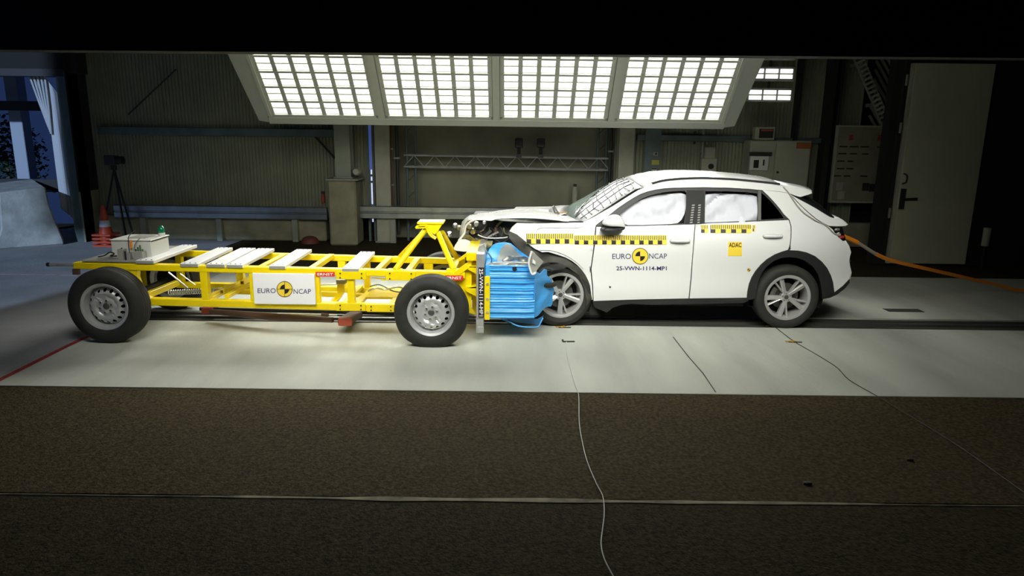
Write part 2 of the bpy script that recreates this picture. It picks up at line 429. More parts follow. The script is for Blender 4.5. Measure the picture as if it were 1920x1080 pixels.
# outdoor posts and rail beyond the opening
def post_px(name, top, bot, w, Y, m, label, cat, group=None):
    a = at(*top, Y); b = at(*bot, Y); x = (a.x + b.x) / 2
    o = MB().box((x - w/2, Y, 0), (x + w/2, Y + w, a.z + 0.6)).build(name, m, bevel=0.01); return tag(o, label, cat, group)
post_px('steel_post', (22, 140), (48, 400), 0.26, 14.4, 'post_blue', 'broad blue-grey upright post standing outside the open bay, behind the concrete barrier', 'post')
tag(MB().box((XL, 13.9, 2.32), (-8.6, 14.0, 2.50)).build('cross_beam', 'black_plastic'), 'dark horizontal beam crossing the view outside the open bay', 'beam')
tag(MB().box((XL, 13.9, 0.75), (-8.9, 13.98, 1.0)).build('cross_beam', 'black_plastic'), 'low dark horizontal beam outside, behind the concrete barrier', 'beam')
# strip curtain gathered at the right jamb
cur = thing('strip_curtain', (xj - 0.5, YO + 0.12, 0), 'pale blue-white plastic sheet curtain drawn to the right side of the open bay', 'curtain')
tp = [(54, 142), (70, 143), (88, 148), (108, 178), (116, 260), (125, 330), (138, 412), (112, 390), (102, 300), (95, 250), (88, 225), (72, 190)]
def cur_pt(u, v, d=0.0): return (u, YO + 0.14 + 0.03 * math.sin(u * 55) + d, v)
ol = [(lambda w: (w.x, w.z))(at(x, y, YO + 0.14)) for x, y in tp]
mb = MB(); shell(mb, ol, lambda u, v: cur_pt(u, v), lambda u, v: cur_pt(u, v, 0.012), grid=0.05); mb.build('sheet', 'curtain', cur, smooth=True)
mb = MB()
for k in range(5): mb.tube([at(56 + 7 * k, 143, YO + 0.1), at(73 + 4.5 * k, 190 + 2 * k, YO + 0.1), at(90 + 1.5 * k, 235 + 4 * k, YO + 0.1)], 0.018, 6)
mb.build('gathered_fold', 'curtain', cur, smooth=True)
# concrete crash barrier
bar = thing('concrete_barrier', (at(50, 440, 11.9).x, 11.9, 0), 'pale flared concrete road barrier standing in the open bay at the left edge', 'barrier')
prof = [(-0.40, 0.0), (-0.40, 0.08), (-0.30, 0.34), (-0.26, 0.96), (0.40, 1.03), (0.42, 0.70), (0.50, 0.34), (0.56, 0.08), (0.56, 0.0)]
ce = at(46, 450, 11.7); ce.z = 0
mb = MB(); L = 2.4; dirv = Vector((-0.62, 0.78, 0)).normalized(); sd = Vector((dirv.y, -dirv.x, 0))
vs = []
for t in (0, L):
    for s_, z in prof: vs.append(Vector((ce.x, ce.y, 0)) + dirv * t + sd * s_ * 1.0 + Vector((0, 0, z * 0.98)))
n = len(prof)
mb.add(vs, [tuple(range(n)), tuple(range(2*n-1, n-1, -1))] + [(i, (i+1) % n, n + (i+1) % n, n + i) for i in range(n)])
mb.build('barrier_body', 'barrier_concrete', bar, bevel=0.02)
tag(MB().tube([at(80, 357, 12.9), at(92, 358, 12.9), at(104, 361, 12.9)], 0.012, 6).build('barrier_tape', 'pink_paint'), 'thin pink-white tape stretched across the open bay behind the barrier', 'tape')
# shrubs outside
def shrub(c, r, h, seed, label):
    random.seed(seed); t = thing('shrub', (c[0], c[1], 0), label, 'shrub')
    MB().tube([(c[0], c[1], 0), (c[0] + 0.03, c[1], h * 0.6)], [0.06, 0.03], 6).build('stem', 'skid_brown', t)
    mb = MB()
    for k in range(1600):
        d = Vector((random.gauss(0, 1), random.gauss(0, 1), random.gauss(0, 1))).normalized() * random.random() ** 0.4
        q = Vector((c[0] + d.x * r, c[1] + d.y * r, h * 0.55 + d.z * h * 0.45)); a_ = random.random() * 6.28
        u = Vector((math.cos(a_), math.sin(a_), random.uniform(-.4, .4))) * 0.055; w = Vector((-u.y, u.x, random.uniform(-.5, .5) * 0.2)) * 0.5
        mb.add([q - u, q + w, q + u, q - w], [(0, 1, 2, 3)])
    stuff(mb.build('foliage', 'leaf', t))
shrub((-12.4, 17.2), 0.9, 2.35, 3, 'dark green leafy shrub outside, right of the blue-grey post')
shrub((-14.9, 17.4), 0.9, 1.9, 4, 'dark green low shrub outside, cut by the left edge')

# guard rails, pillar, columns
GR = thing('guard_rail', (at(400, 397, 12.6).x, 12.6, 0), 'long grey steel guard rail in front of the ribbed wall, left of the concrete pillar', 'guard rail')
def guard(r, px0, px1, pyt, pyb, Y):
    a = at(px0, pyt, Y); b = at(px1, pyt + (px1-px0)*0.006, Y); c_ = at(px0, pyb, Y)
    zt, zb = a.z, c_.z; h = zt - zb
    prof = [(0.03, zb), (0, zb + 0.06*h), (0, zb + 0.42*h), (0.02, zb + 0.47*h), (0.02, zb + 0.53*h), (0, zb + 0.58*h), (0, zt - 0.06*h), (0.03, zt), (0.07, zt), (0.07, zb)]
    mb = MB(); n = len(prof); vs = [(x, Y + d, z) for x in (a.x, b.x) for d, z in prof]
    mb.add(vs, [tuple(range(n)), tuple(range(2*n-1, n-1, -1))] + [(i, (i+1) % n, n+(i+1) % n, n+i) for i in range(n)])
    mb.build('rail_beam', 'galvanised', r)
    for k in range(3):
        x = a.x + (b.x - a.x) * (0.12 + 0.36 * k); MB().box((x - 0.05, Y + 0.07, 0), (x + 0.05, Y + 0.17, zt - 0.03)).build('rail_post', 'steel_grey', r)
guard(GR, 212, 612, 384, 408, 12.6)
GR2 = thing('guard_rail', (at(900, 397, 12.6).x, 12.6, 0), 'long grey steel guard rail running behind the white car, right of the concrete pillar', 'guard rail')
guard(GR2, 668, 1220, 386, 410, 12.6)
pil = thing('concrete_pillar', (at(642, 450, 12.3).x, 12.3, 0), 'short square concrete pillar block between the two guard rails', 'pillar')
a, b = at(613, 338, 12.3), at(666, 338, 12.3)
MB().box((a.x, 12.3, 0), (b.x, 12.85, a.z)).build('pillar_block', 'wall_concrete' if False else 'plinth', pil, bevel=0.03)
MB().box((a.x - 0.02, 12.28, a.z), (b.x + 0.05, 12.87, a.z + 0.025)).build('cap_plate', 'steel_grey', pil)
def column(px0, px1, Y, m, label, z0=0.0):
    a, b = at(px0, 300, Y), at(px1, 300, Y); r = thing('steel_column', ((a.x + b.x)/2, Y, z0), label, 'column')
    MB().box((a.x, Y, z0), (b.x, Y + 0.03, 6.9)).build('front_flange', m, r)
    MB().box(((a.x+b.x)/2 - 0.02, Y + 0.03, z0), ((a.x+b.x)/2 + 0.02, Y + 0.25, 6.9)).build('web', m, r)
    MB().box((a.x, Y + 0.25, z0), (b.x, Y + 0.28, 6.9)).build('rear_flange', m, r)
    MB().box((a.x - 0.03, Y - 0.03, z0), (b.x + 0.03, Y + 0.3, z0 + 0.03)).build('base_plate', 'steel_grey', r)
    return r
column(628, 657, 12.45, 'steel_grey', 'grey steel column rising from the top of the concrete pillar', at(613, 338, 12.3).z + 0.026)
column(703, 731, 12.72, 'column_paint', 'pale beige steel column behind the guard rail, right of the bright door slit')
column(1160, 1188, 12.72, 'column_paint', 'pale beige steel column behind the white car windscreen')
column(1208, 1238, 12.8, 'steel_blue', 'dark blue-grey steel column above the white car roof')
# daylight slit
w1 = struct(bpy.data.objects.new('window_1', None)); COL.objects.link(w1); w1.location = (at(695, 400, 12.9).x, 12.9, 0)
a, b = at(690, 232, 12.92), at(699, 318, 12.92); c_ = at(699, 416, 12.92)
MB().box((a.x, 12.92, b.z), (b.x, 12.93, a.z + 1.2)).build('upper_pane', 'slot_blue', w1)
MB().box((a.x + 0.02, 12.92, c_.z), (b.x - 0.015, 12.93, b.z)).build('lower_pane', 'slot_light', w1)
for y in (329, 341, 385, 398):
    z = at(695, y, 12.9).z; MB().box((a.x, 12.9, z - 0.02), (b.x, 12.92, z + 0.02)).build('glazing_bar', 'steel_blue', w1)
for x in (a.x - 0.04, b.x): MB().box((x, 12.88, 0), (x + 0.04, 12.95, a.z + 1.2)).build('window_frame', 'steel_blue', w1)
# wall items near the pillar
sp = thing('wall_lamp', at(668, 322, 12.55), 'small beige round spotlight mounted beside the column above the concrete pillar', 'lamp')
c_ = at(668, 322, 12.5)
MB().lathe([(0.0, 0), (0.05, 0.0), (0.075, 0.05), (0.075, 0.12), (0.0, 0.12)], c_ + Vector((0, -0.06, 0)), 'y', 16).build('lamp_head', 'column_paint', sp, smooth=True)
MB().bar(c_, c_ + Vector((-0.12, 0.1, 0.02)), 0.03, 0.03).build('lamp_arm', 'steel_grey', sp)
c_ = gp(594, 449); 
tag(MB().lathe([(0.16, 0), (0.155, 0.05), (0.12, 0.10), (0.06, 0.125), (0.0, 0.13)], (c_.x, 12.55, 0), 'z', 20).build('floor_dome', 'dome', smooth=True), 'dark reddish-brown dome lying on the floor at the left foot of the concrete pillar', 'dome')
ex = thing('fire_extinguisher', at(606, 383, 12.93), 'small red fire extinguisher on the wall left of the concrete pillar', 'extinguisher')
c_ = at(606, 380, 12.94); MB().lathe([(0.0, 0), (0.035, 0), (0.035, 0.13), (0.012, 0.17), (0.0, 0.17)], c_, 'z', 12).build('bottle', 'skid_red', ex, smooth=True)
MB().box(c_ + Vector((-0.03, -0.02, 0.17)), c_ + Vector((0.03, 0.02, 0.21))).build('valve', 'black_plastic', ex)
def conduit(px, py0, py1, Y, r, m, label):
    a, b = at(px, py0, Y), at(px, py1, Y); t = thing('wall_pipe', (a.x, Y, 0), label, 'pipe')
    MB().tube([(a.x, Y, b.z), (a.x, Y, a.z + 1.0)], r, 8).build('pipe_run', m, t, smooth=True)
    for f in (0.25, 0.7): z = b.z + (a.z - b.z) * f; MB().box((a.x - r*1.8, Y - r*1.1, z), (a.x + r*1.8, Y + r, z + 0.03)).build('pipe_clip', 'steel_grey', t)
conduit(733.5, 235, 385, 12.84, 0.018, 'skid_brown', 'thin brown vertical pipe hugging the right edge of the beige column')
conduit(743, 235, 440, 12.84, 0.03, 'black_plastic', 'dark vertical pipe a little right of the beige column')
conduit(1147, 235, 400, 12.84, 0.03, 'black_plastic', 'dark vertical pipe left of the beige column behind the windscreen')
conduit(1304, 235, 270, 12.9, 0.022, 'black_plastic', 'short dark pipe hanging below the lamp bank above the car roof')
conduit(1320, 240, 300, 12.9, 0.022, 'steel_grey', 'grey conduit running down to the small wall boxes')

# truss with two cameras
tr = thing('lighting_truss', (at(945, 316, 12.9).x, 12.9, 0), 'horizontal aluminium lattice truss on two stands in front of the concrete wall', 'truss')
x0, x1 = at(757, 300, 12.9).x, at(1142, 300, 12.9).x
zt, zb = at(945, 293, 12.9).z, at(945, 315, 12.9).z
for y, z in ((12.9, zt), (12.9, zb), (13.12, zt), (13.12, zb)):
    MB().tube([(x0, y, z), (x1, y, z - 0.02)], 0.018, 8).build('chord', 'aluminium', tr, smooth=True)
n = 20
for k in range(n):
    xa_, xb_ = x0 + (x1-x0)*k/n, x0 + (x1-x0)*(k+1)/n
    za, zc = (zt, zb) if k % 2 else (zb, zt)
    MB().tube([(xa_, 12.9, za), (xb_, 12.9, zc)], 0.009, 6).build('lattice_bar', 'aluminium', tr)
for xx in (x0 + 0.12, x1 - 0.12):
    st = MB().tube([(xx - 0.08, 13.0, 0), (xx - 0.08, 13.0, zt + 0.75)], 0.025, 8).tube([(xx + 0.08, 13.0, 0), (xx + 0.08, 13.0, zt + 0.75)], 0.025, 8)
    for k in range(8): z = 0.2 + k * 0.3; st.tube([(xx - 0.08, 13.0, z), (xx + 0.08, 13.0, z + 0.15)], 0.01, 5)
    st.build('truss_stand', 'steel_blue', tr, smooth=True)
for px, lab in ((973, 'left one of two small black cameras clamped on top of the truss'), (1014, 'right one of two small black cameras clamped on top of the truss')):
    c_ = at(px, 272, 12.95); t = thing('truss_camera', (c_.x, 12.95, zt), lab, 'camera', 'cameras on the truss')
    MB().box(c_ + Vector((-0.07, -0.10, -0.05)), c_ + Vector((0.07, 0.12, 0.12))).build('camera_body', 'black_plastic', t, bevel=0.015)
    MB().lathe([(0.0, -0.08), (0.05, -0.08), (0.05, 0.0), (0.0, 0.0)], c_ + Vector((0, -0.10, 0.04)), 'y', 14).build('lens_barrel', 'black', t, smooth=True)
    MB().tube([(c_.x, 12.95, zt), (c_.x, 12.95, c_.z - 0.05)], 0.03, 8).build('clamp_post', 'black_plastic', t)
    MB().box((c_.x - 0.05, 12.88, zt - 0.02), (c_.x + 0.05, 13.0, zt + 0.04)).build('truss_clamp', 'black_plastic', t)
cy = thing('gas_cylinder', (at(1078, 388, 13.1).x, 13.1, 0), 'slim pale gas cylinder standing against the concrete wall left of the windscreen', 'cylinder')
a = at(1078, 350, 13.1); MB().lathe([(0.0, 0), (0.055, 0), (0.055, a.z - 0.05), (0.035, a.z), (0.0, a.z + 0.01)], (a.x, 13.1, 0), 'z', 14).build('bottle', 'column_paint', cy, smooth=True)
MB().lathe([(0.0, 0), (0.03, 0), (0.03, 0.05), (0.0, 0.05)], (a.x, 13.1, a.z), 'z', 10).build('valve', 'black_plastic', cy)

# right-hand wall equipment
def wall_box(name, px0, py0, px1, py1, Y, m, label, cat='box', d=0.15, zmin=None):
    a, b = at(px0, py0, Y), at(px1, py1, Y); c_ = at(px0, py1, Y)
    z0 = c_.z if zmin is None else zmin; x1_ = at(px1, py0, Y).x
    t = thing(name, ((a.x + x1_)/2, Y, z0), label, cat); MB().box((a.x, Y, z0), (x1_, Y + d, a.z)).build('housing', m, t, bevel=0.008)
    return t, a.x, x1_, z0, a.z
t, x0, x1, z0, z1 = wall_box('switch_cabinet', 1408, 263, 1522, 350, 12.5, 'cabinet_grey', 'large pale grey electrical cabinet on the wall behind the car roof', 'cabinet', 0.4, 0.55)
xm = x0 + (x1-x0)*0.42
for u, v in ((x0 + 0.02, xm - 0.005), (xm + 0.005, x1 - 0.02)):
    dd = MB().box((u, 12.485, z0 + 0.02), (v, 12.5, z1 - 0.02)).build('cabinet_door', 'cabinet_grey', t, bevel=0.004)
a, b = at(1494, 267, 12.48), at(1520, 279, 12.48); MB().box((a.x, 12.478, b.z), (b.x, 12.486, a.z)).build('orange_sticker', 'label_orange', t)
a, b = at(1406, 288, 12.48), at(1438, 320, 12.48); cp = MB().box((a.x, 12.43, b.z), (b.x, 12.487, a.z)).build('control_panel', 'cabinet', t, bevel=0.006)
MB().box((a.x - 0.02, 12.41, a.z - 0.04), (b.x + 0.04, 12.44, a.z + 0.03)).build('panel_hood', 'black_plastic', t)
a2, b2 = at(1414, 300, 12.42), at(1422, 315, 12.42); MB().box((a2.x, 12.42, b2.z), (b2.x, 12.432, a2.z)).build('display', 'black', cp)
a2 = at(1432, 305, 12.42); MB().box((a2.x - 0.015, 12.415, a2.z - 0.05), (a2.x + 0.01, 12.432, a2.z + 0.05)).build('chrome_latch', 'chrome', cp)
a2 = at(1458, 323, 12.48); MB().lathe([(0, 0), (0.02, 0), (0.02, 0.02), (0, 0.02)], a2 + Vector((0, -0.01, 0)), 'y', 10).build('door_lock', 'black', t)
t, x0, x1, z0, z1 = wall_box('display_box', 1417, 238, 1454, 262, 12.45, 'cabinet_grey', 'small box with a dark screen on top of the grey cabinet', 'display')
MB().box((x0 + 0.07, 12.44, z0 + 0.03), (x1 - 0.03, 12.452, z1 - 0.03)).build('screen', 'black', t)
MB().box((x0 + 0.10, 12.436, z1 - 0.07), (x1 - 0.04, 12.442, z1 - 0.04)).build('red_readout', 'skid_red', t)
t, *r_ = wall_box('junction_box', 1322, 276, 1342, 297, 12.8, 'column_paint', 'pale upper junction box on the ribbed wall left of the grey cabinet', 'box')
MB().box((r_[0]+0.02, 12.79, r_[2]+0.02), (r_[1]-0.02, 12.8, r_[3]-0.02)).build('box_lid', 'column_paint', t)
t, *r_ = wall_box('junction_box', 1316, 297, 1345, 331, 12.78, 'cabinet_grey', 'pale lower junction box with a dark dial, left of the grey cabinet', 'box')
c_ = at(1333, 312, 12.77); MB().lathe([(0, 0), (0.05, 0), (0.05, 0.02), (0, 0.02)], c_ + Vector((0, -0.02, 0)), 'y', 14).build('dial', 'black', t)
tag(MB().box(at(1222, 300, 12.77), at(1236, 309, 12.76)).build('warning_plate', 'label_yellow'), 'small dull yellow plate fixed to the dark steel column', 'plate')
t, *r_ = wall_box('wall_socket', 1225, 285, 1234, 292, 12.75, 'column_paint', 'tiny white socket fixed above the yellow plate on the dark column', 'socket', 0.05)
MB().lathe([(0, 0), (0.02, 0), (0.02, 0.01), (0, 0.01)], at(1230, 288.5, 12.745), 'y', 10).build('socket_hole', 'black', t)
t, *r_ = wall_box('valve_box', 1221, 314, 1232, 326, 12.75, 'cabinet_grey', 'small grey box below the yellow plate on the dark column', 'box', 0.05)
MB().box((r_[0]+0.01, 12.744, r_[3]-0.03), (r_[1]-0.01, 12.75, r_[3]-0.01)).build('valve_label', 'black', t)
# dark uprights on the right wall
for k, (px, w) in enumerate(((1493, .03), (1548, .10), (1566, .05))):
    x = at(px, 250, 12.7).x; struct(MB().box((x, 12.7, 0), (x + w, 12.95, 7)).build('trim_%d' % (5 + k), 'black_plastic'))
# notice board
nb = thing('notice_board', (at(1610, 378, 12.65).x, 12.65, at(1610, 378, 12.65).z), 'dull white notice board with two red tags and rows of dark strips', 'board')
A_, B_ = at(1572, 238, 12.65), at(1652, 378, 12.65); bx0, bx1 = at(1566, 300, 12.65).x, at(1656, 300, 12.65).x
MB().box((bx0, 12.65, B_.z), (bx1, 12.69, A_.z)).build('board_panel', 'board_white', nb)
for (u0, u1, v0, v1) in ((bx0 - .03, bx0, B_.z, A_.z), (bx1, bx1 + .03, B_.z, A_.z), (bx0 - .03, bx1 + .03, A_.z, A_.z + .03), (bx0 - .03, bx1 + .03, B_.z - .03, B_.z)):
    MB().box((u0, 12.63, v0), (u1, 12.70, v1)).build('board_frame', 'cabinet_grey', nb)
bw, bh = bx1 - bx0, A_.z - B_.z
def bpt(u, v): return (bx0 + bw * u, B_.z + bh * v)
for u, v in ((.27, .86), (.85, .86)):
    x, z = bpt(u, v); MB().box((x - .03, 12.62, z - .05), (x + .03, 12.65, z + .05)).build('red_tag', 'skid_red', nb)
random.seed(5)
for v, us in ((.74, (.14, .36, .58, .9)), (.645, (.14, .38, .62)), (.545, (.12, .32)), (.445, (.12, .34)), (.345, (.1, .3, .62))):
    for u in us:
        x, z = bpt(u, v); MB().box((x - random.uniform(.05, .08), 12.642, z - .012), (x + random.uniform(.04, .08), 12.65, z + .012)).build('magnet_strip', 'black', nb)
for u, v, m in ((.15, .2, 'box_grey'), (.3, .2, 'board_white'), (.7, .2, 'black_plastic'), (.85, .19, 'black_plastic'), (.2, .08, 'column_paint')):
    x, z = bpt(u, v); MB().box((x - .06, 12.642, z - .07), (x + .06, 12.65, z + .07)).build('notice_sheet', m, nb)
# slanting cable ladder
cl = thing('cable_ladder', at(1640, 190, 12.62), 'slanting metal ladder of cross rungs running down toward the notice board', 'ladder')
p0, p1 = at(1604, 95, 12.62), at(1673, 262, 12.62); dv = (p1 - p0); sv = Vector((dv.z, 0, -dv.x)).normalized() * -0.07
for s_ in (-1, 1): MB().bar(p0 + sv * s_, p1 + sv * s_, 0.04, 0.02).build('ladder_rail', 'steel_grey', cl)
for k in range(21): q = p0 + dv * ((k + .5) / 21); MB().bar(q - sv, q + sv, 0.10, 0.035).build('rung', 'column_paint', cl)
for f in (.15, .6): q = p0 + dv * f; MB().box((q.x - .03, 12.63, q.z - .03), (q.x + .03, 13.0, q.z + .03)).build('wall_bracket', 'steel_grey', cl)
# louvred dark panel behind the ladder
x0, x1 = at(1632, 200, 12.9).x, at(1700, 200, 12.9).x
lp = struct(bpy.data.objects.new('wall_louvre', None)); COL.objects.link(lp); lp.location = (x0, 12.9, 1.8)
for k in range(10):
    z = at(1650, 112 + 17 * k, 12.9).z; MB().bar((x0, 12.9, z + 0.45), (x1, 12.9, z - 0.45), 0.04, 0.035).build('louvre_slat', 'cladding', lp)
# tall pale door with black frame and the dark wall around it
YD = 11.0
tl, tr_, bl, br = at(1714, 118, YD), at(1862, 120, YD), at(1672, 496, YD), at(1815, 498, YD)
dx0, dx1 = (tl.x + bl.x)/2, (tr_.x + br.x)/2
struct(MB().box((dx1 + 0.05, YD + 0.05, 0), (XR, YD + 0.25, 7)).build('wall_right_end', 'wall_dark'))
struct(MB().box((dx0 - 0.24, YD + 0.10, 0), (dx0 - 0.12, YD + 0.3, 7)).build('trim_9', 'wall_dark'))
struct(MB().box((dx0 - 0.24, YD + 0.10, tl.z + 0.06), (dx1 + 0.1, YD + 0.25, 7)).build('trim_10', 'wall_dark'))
d2 = struct(bpy.data.objects.new('door_2', None)); COL.objects.link(d2); d2.location = (dx0, YD, 0)
MB().box((dx0, YD, 0.03), (dx1, YD + 0.06, tl.z)).build('door_leaf', 'door_paint', d2, bevel=0.004)
MB().box((dx0 - 0.05, YD + 0.01, 0.03), (dx0 - 0.005, YD + 0.07, tl.z)).build('door_edge_strip', 'column_paint', d2)
MB().box((dx0 - 0.12, YD + 0.04, 0), (dx0 - 0.06, YD + 0.2, tl.z + 0.06)).build('door_frame', 'black', d2)
c_ = at(1690, 373, YD)
hp = MB().box((dx0 + 0.02, YD - 0.02, c_.z - 0.16), (dx0 + 0.10, YD, c_.z + 0.16)).build('handle_plate', 'black', d2)
MB().tube([(dx0 + 0.06, YD - 0.02, c_.z), (dx0 + 0.06, YD - 0.06, c_.z), (dx0 + 0.26, YD - 0.06, c_.z + 0.01)], 0.018, 8).build('lever', 'black', hp, smooth=True)
c2 = at(1692, 335, YD); MB().tube(smooth_path([(dx0 + 0.03, YD - 0.005, c2.z + 0.08), (dx0 + 0.06, YD - 0.05, c2.z + 0.05), (dx0 + 0.06, YD - 0.05, c2.z - 0.05), (dx0 + 0.03, YD - 0.005, c2.z - 0.08)], 4), 0.012, 6).build('pull_loop', 'black', d2)
for py in (150, 240, 400): c2 = at(1700, py, YD); MB().tube([(dx0 - 0.10, YD + 0.02, c2.z - 0.08), (dx0 - 0.10, YD + 0.02, c2.z + 0.08)], 0.018, 8).build('hinge', 'steel_grey', d2)
cy = thing('bollard', (at(1855, 460, 10.8).x, 10.8, 0), 'short pale cylinder standing in the dark to the right of the tall door', 'bollard')
a, b = at(1856, 428, 10.8), at(1853, 462, 10.8); MB().lathe([(0.0, b.z), (0.055, b.z), (0.055, a.z), (0.0, a.z)], (a.x, 10.85, 0), 'z', 16).build('cylinder_body', 'column_paint', cy, smooth=True)
MB().tube([(a.x, 10.85, 0), (a.x, 10.85, b.z)], 0.02, 8).build('stand', 'black', cy)

# ================================================================== LAMP BANKS
def lamp_bank(name, label, yb, zb, tilt, sgn, x0, x1, m_lens, nsec, ndbl, hide=False):
    """sgn -1: the lens face looks toward -Y and down; +1 the other way"""
    up = Vector((0, sgn * math.cos(tilt), math.sin(tilt)))         # up the panel
    nrm = Vector((0, sgn * math.sin(tilt) * 1.0, -math.cos(tilt))) if sgn > 0 else Vector((0, -math.sin(tilt), -math.cos(tilt)))
    base = Vector(((x0 + x1)/2, yb, zb)); t = thing(name, base, label, 'lamp bank')
    H = ndbl * 0.265
    def P(x, u, d=0.0): return Vector((x, yb, zb)) + up * u + nrm * d
    def slabq(mb, xa, xb, u0, u1, d0, d1):
        vs = [P(xa,u0,d0),P(xb,u0,d0),P(xb,u1,d0),P(xa,u1,d0),P(xa,u0,d1),P(xb,u0,d1),P(xb,u1,d1),P(xa,u1,d1)]
        return mb.add(vs, [(0,3,2,1),(4,5,6,7),(0,1,5,4),(1,2,6,5),(2,3,7,6),(3,0,4,7)])
    slabq(MB(), x0 - 0.05, x1 + 0.05, -0.02, H + 0.05, -0.12, -0.05).build('back_panel', 'bank_inner', t)
    slabq(MB(), x0 - 0.08, x1 + 0.08, -0.145, -0.02, -0.10, 0.05).build('bottom_frame', 'bank_paint', t, bevel=0.006)
    for s_ in (-1, 1):
        e = x0 if s_ < 0 else x1
        mb = MB(); w = 0.34
        vs = [P(e, -0.145, 0.03), P(e + s_*w*0.75, -0.145, -0.02), P(e + s_*w*1.05, H, -0.02), P(e, H, 0.03), P(e, -0.145, -0.05), P(e + s_*w*0.75, -0.145, -0.06), P(e + s_*w*1.05, H, -0.06), P(e, H, -0.05)]
        mb.add(vs, [(0,1,2,3),(7,6,5,4),(0,4,5,1),(1,5,6,2),(2,6,7,3),(3,7,4,0)]).build('side_panel', 'bank_paint', t)
        slabq(MB(), e + s_*0.01, e + s_*0.05, -0.02, H, 0.03, 0.06).build('side_rail', 'bank_paint', t)
    gap = 0.17; sw = ((x1 - x0) - gap * (nsec - 1)) / nsec
    lens_me = None; allmb = MB(); rotm = Matrix((Vector((1, 0, 0)), up, -nrm)).transposed() if Vector((1,0,0)).cross(up).dot(-nrm) > 0 else Matrix((Vector((-1, 0, 0)), up, -nrm)).transposed()
    for s_ in range(nsec):
        xs = x0 + s_ * (sw + gap)
        if s_ < nsec - 1: slabq(MB(), xs + sw + 0.035, xs + sw + gap - 0.035, -0.02, H, -0.05, 0.05).build('mullion', 'bank_paint', t)
        al = bpy.data.lights.new('lamp_beam', 'AREA'); al.shape = 'RECTANGLE'; al.size = sw; al.size_y = H; al.spread = BEAM
        al.energy = BANK_W_NEAR if hide else BANK_W; al.color = (1.0, 0.99, 0.93)
        ao = bpy.data.objects.new('lamp_beam', al); COL.objects.link(ao); ao.parent = t
        ao.matrix_local = Matrix.Translation(P(xs + sw/2, H/2, -0.008) - base) @ rotm.to_4x4()
        g = MB()
        for k in range(ndbl + 1): slabq(g, xs, xs + sw, k * 0.265 - 0.020, k * 0.265 + 0.012, -0.05, 0.02)
        for c_ in range(7): xx = xs + sw * c_ / 6; slabq(g, xx - 0.030, xx + 0.030, 0, H, -0.05, 0.005)
        for k in range(ndbl): slabq(g, xs, xs + sw, k * 0.265 + 0.124, k * 0.265 + 0.138, -0.05, 0.003)
        grille = g.build('lamp_grille', 'bank_paint', t)
        for k in range(ndbl):
            for h in (0, 1):
                for c_ in range(6):
                    xa_ = xs + sw * (c_ + 0.5) / 6; u = k * 0.265 + 0.015 + h * 0.122 + 0.055
                    hw, hh = sw / 12 - 0.019, 0.051
                    if hide: slabq(allmb, xa_ - hw, xa_ + hw, u - hh, u + hh, -0.03, -0.012)
                    elif lens_me is None:
                        o = slabq(MB(), xa_ - hw, xa_ + hw, u - hh, u + hh, -0.03, -0.012).build('lens_tile', m_lens, grille); lens_me = o.data; ref = P(xa_, u)
                    else:
                        o = bpy.data.objects.new('lens_tile', lens_me); COL.objects.link(o); o.parent = grille; o.location = P(xa_, u) - ref
    if hide: stuff(allmb.build('lens_array', m_lens, t))
    return t, P
bl_, br_ = at(512, 213, 10.6), at(1350, 226, 10.6)
ZB = (bl_.z + br_.z) / 2
bank, BP = lamp_bank('lamp_bank', 'long overhead bank of bright white square lamps tilted toward the car and trolley', 10.6, ZB, math.radians(46), -1, bl_.x, br_.x, 'lens', 4, 6)
mb = MB()
for x in (bl_.x + 0.5, br_.x - 0.5): mb.tube([BP(x, 1.5, -0.1), (x, 10.4, 7.0)], 0.04, 8)
mb.build('hanger', 'black_plastic', bank)
# near bank: only its black back is in view, it lights the near sides
bank2, BP2 = lamp_bank('lamp_bank', 'dark back of the near overhead lamp bank crossing the whole top of the picture', 3.95, 2.62, math.radians(50), 1, -3.0, 3.0, 'lens', 4, 6, hide=True)
zl, zr = at(0, 95, 3.78).z, at(1920, 107, 3.78).z
mb = MB(); vs = []
for x, z in ((-3.9, zl), (3.9, zr)): vs += [(x, 3.78, z), (x, 3.78, z + 1.9), (x, 3.90, z + 1.9), (x, 3.90, z)]
mb.add(vs, [(0,1,2,3),(7,6,5,4),(0,4,5,1),(1,5,6,2),(2,6,7,3),(3,7,4,0)]).build('housing_back', 'black', bank2)
MB().box((-3.9, 3.74, zl + 0.28), (3.9, 3.79, zl + 0.31)).build('housing_rib', 'black', bank2)
for px in (877, 914):
    c_ = at(px, 12, 3.77); hk = MB()
    hk.box(c_ + Vector((-0.004, -0.03, -0.012)), c_ + Vector((0.004, 0, 0.03)))
    hk.box(c_ + Vector((-0.014, -0.03, -0.02)), c_ + Vector((0.004, 0, -0.012)))
    hk.build('chrome_hook', 'chrome', bank2)
mb = MB()
for x in (-3, 3): mb.tube([(x, 3.84, zl + 1.8), (x, 3.84, 7.0)], 0.04, 8)
mb.build('hanger', 'black_plastic', bank2)
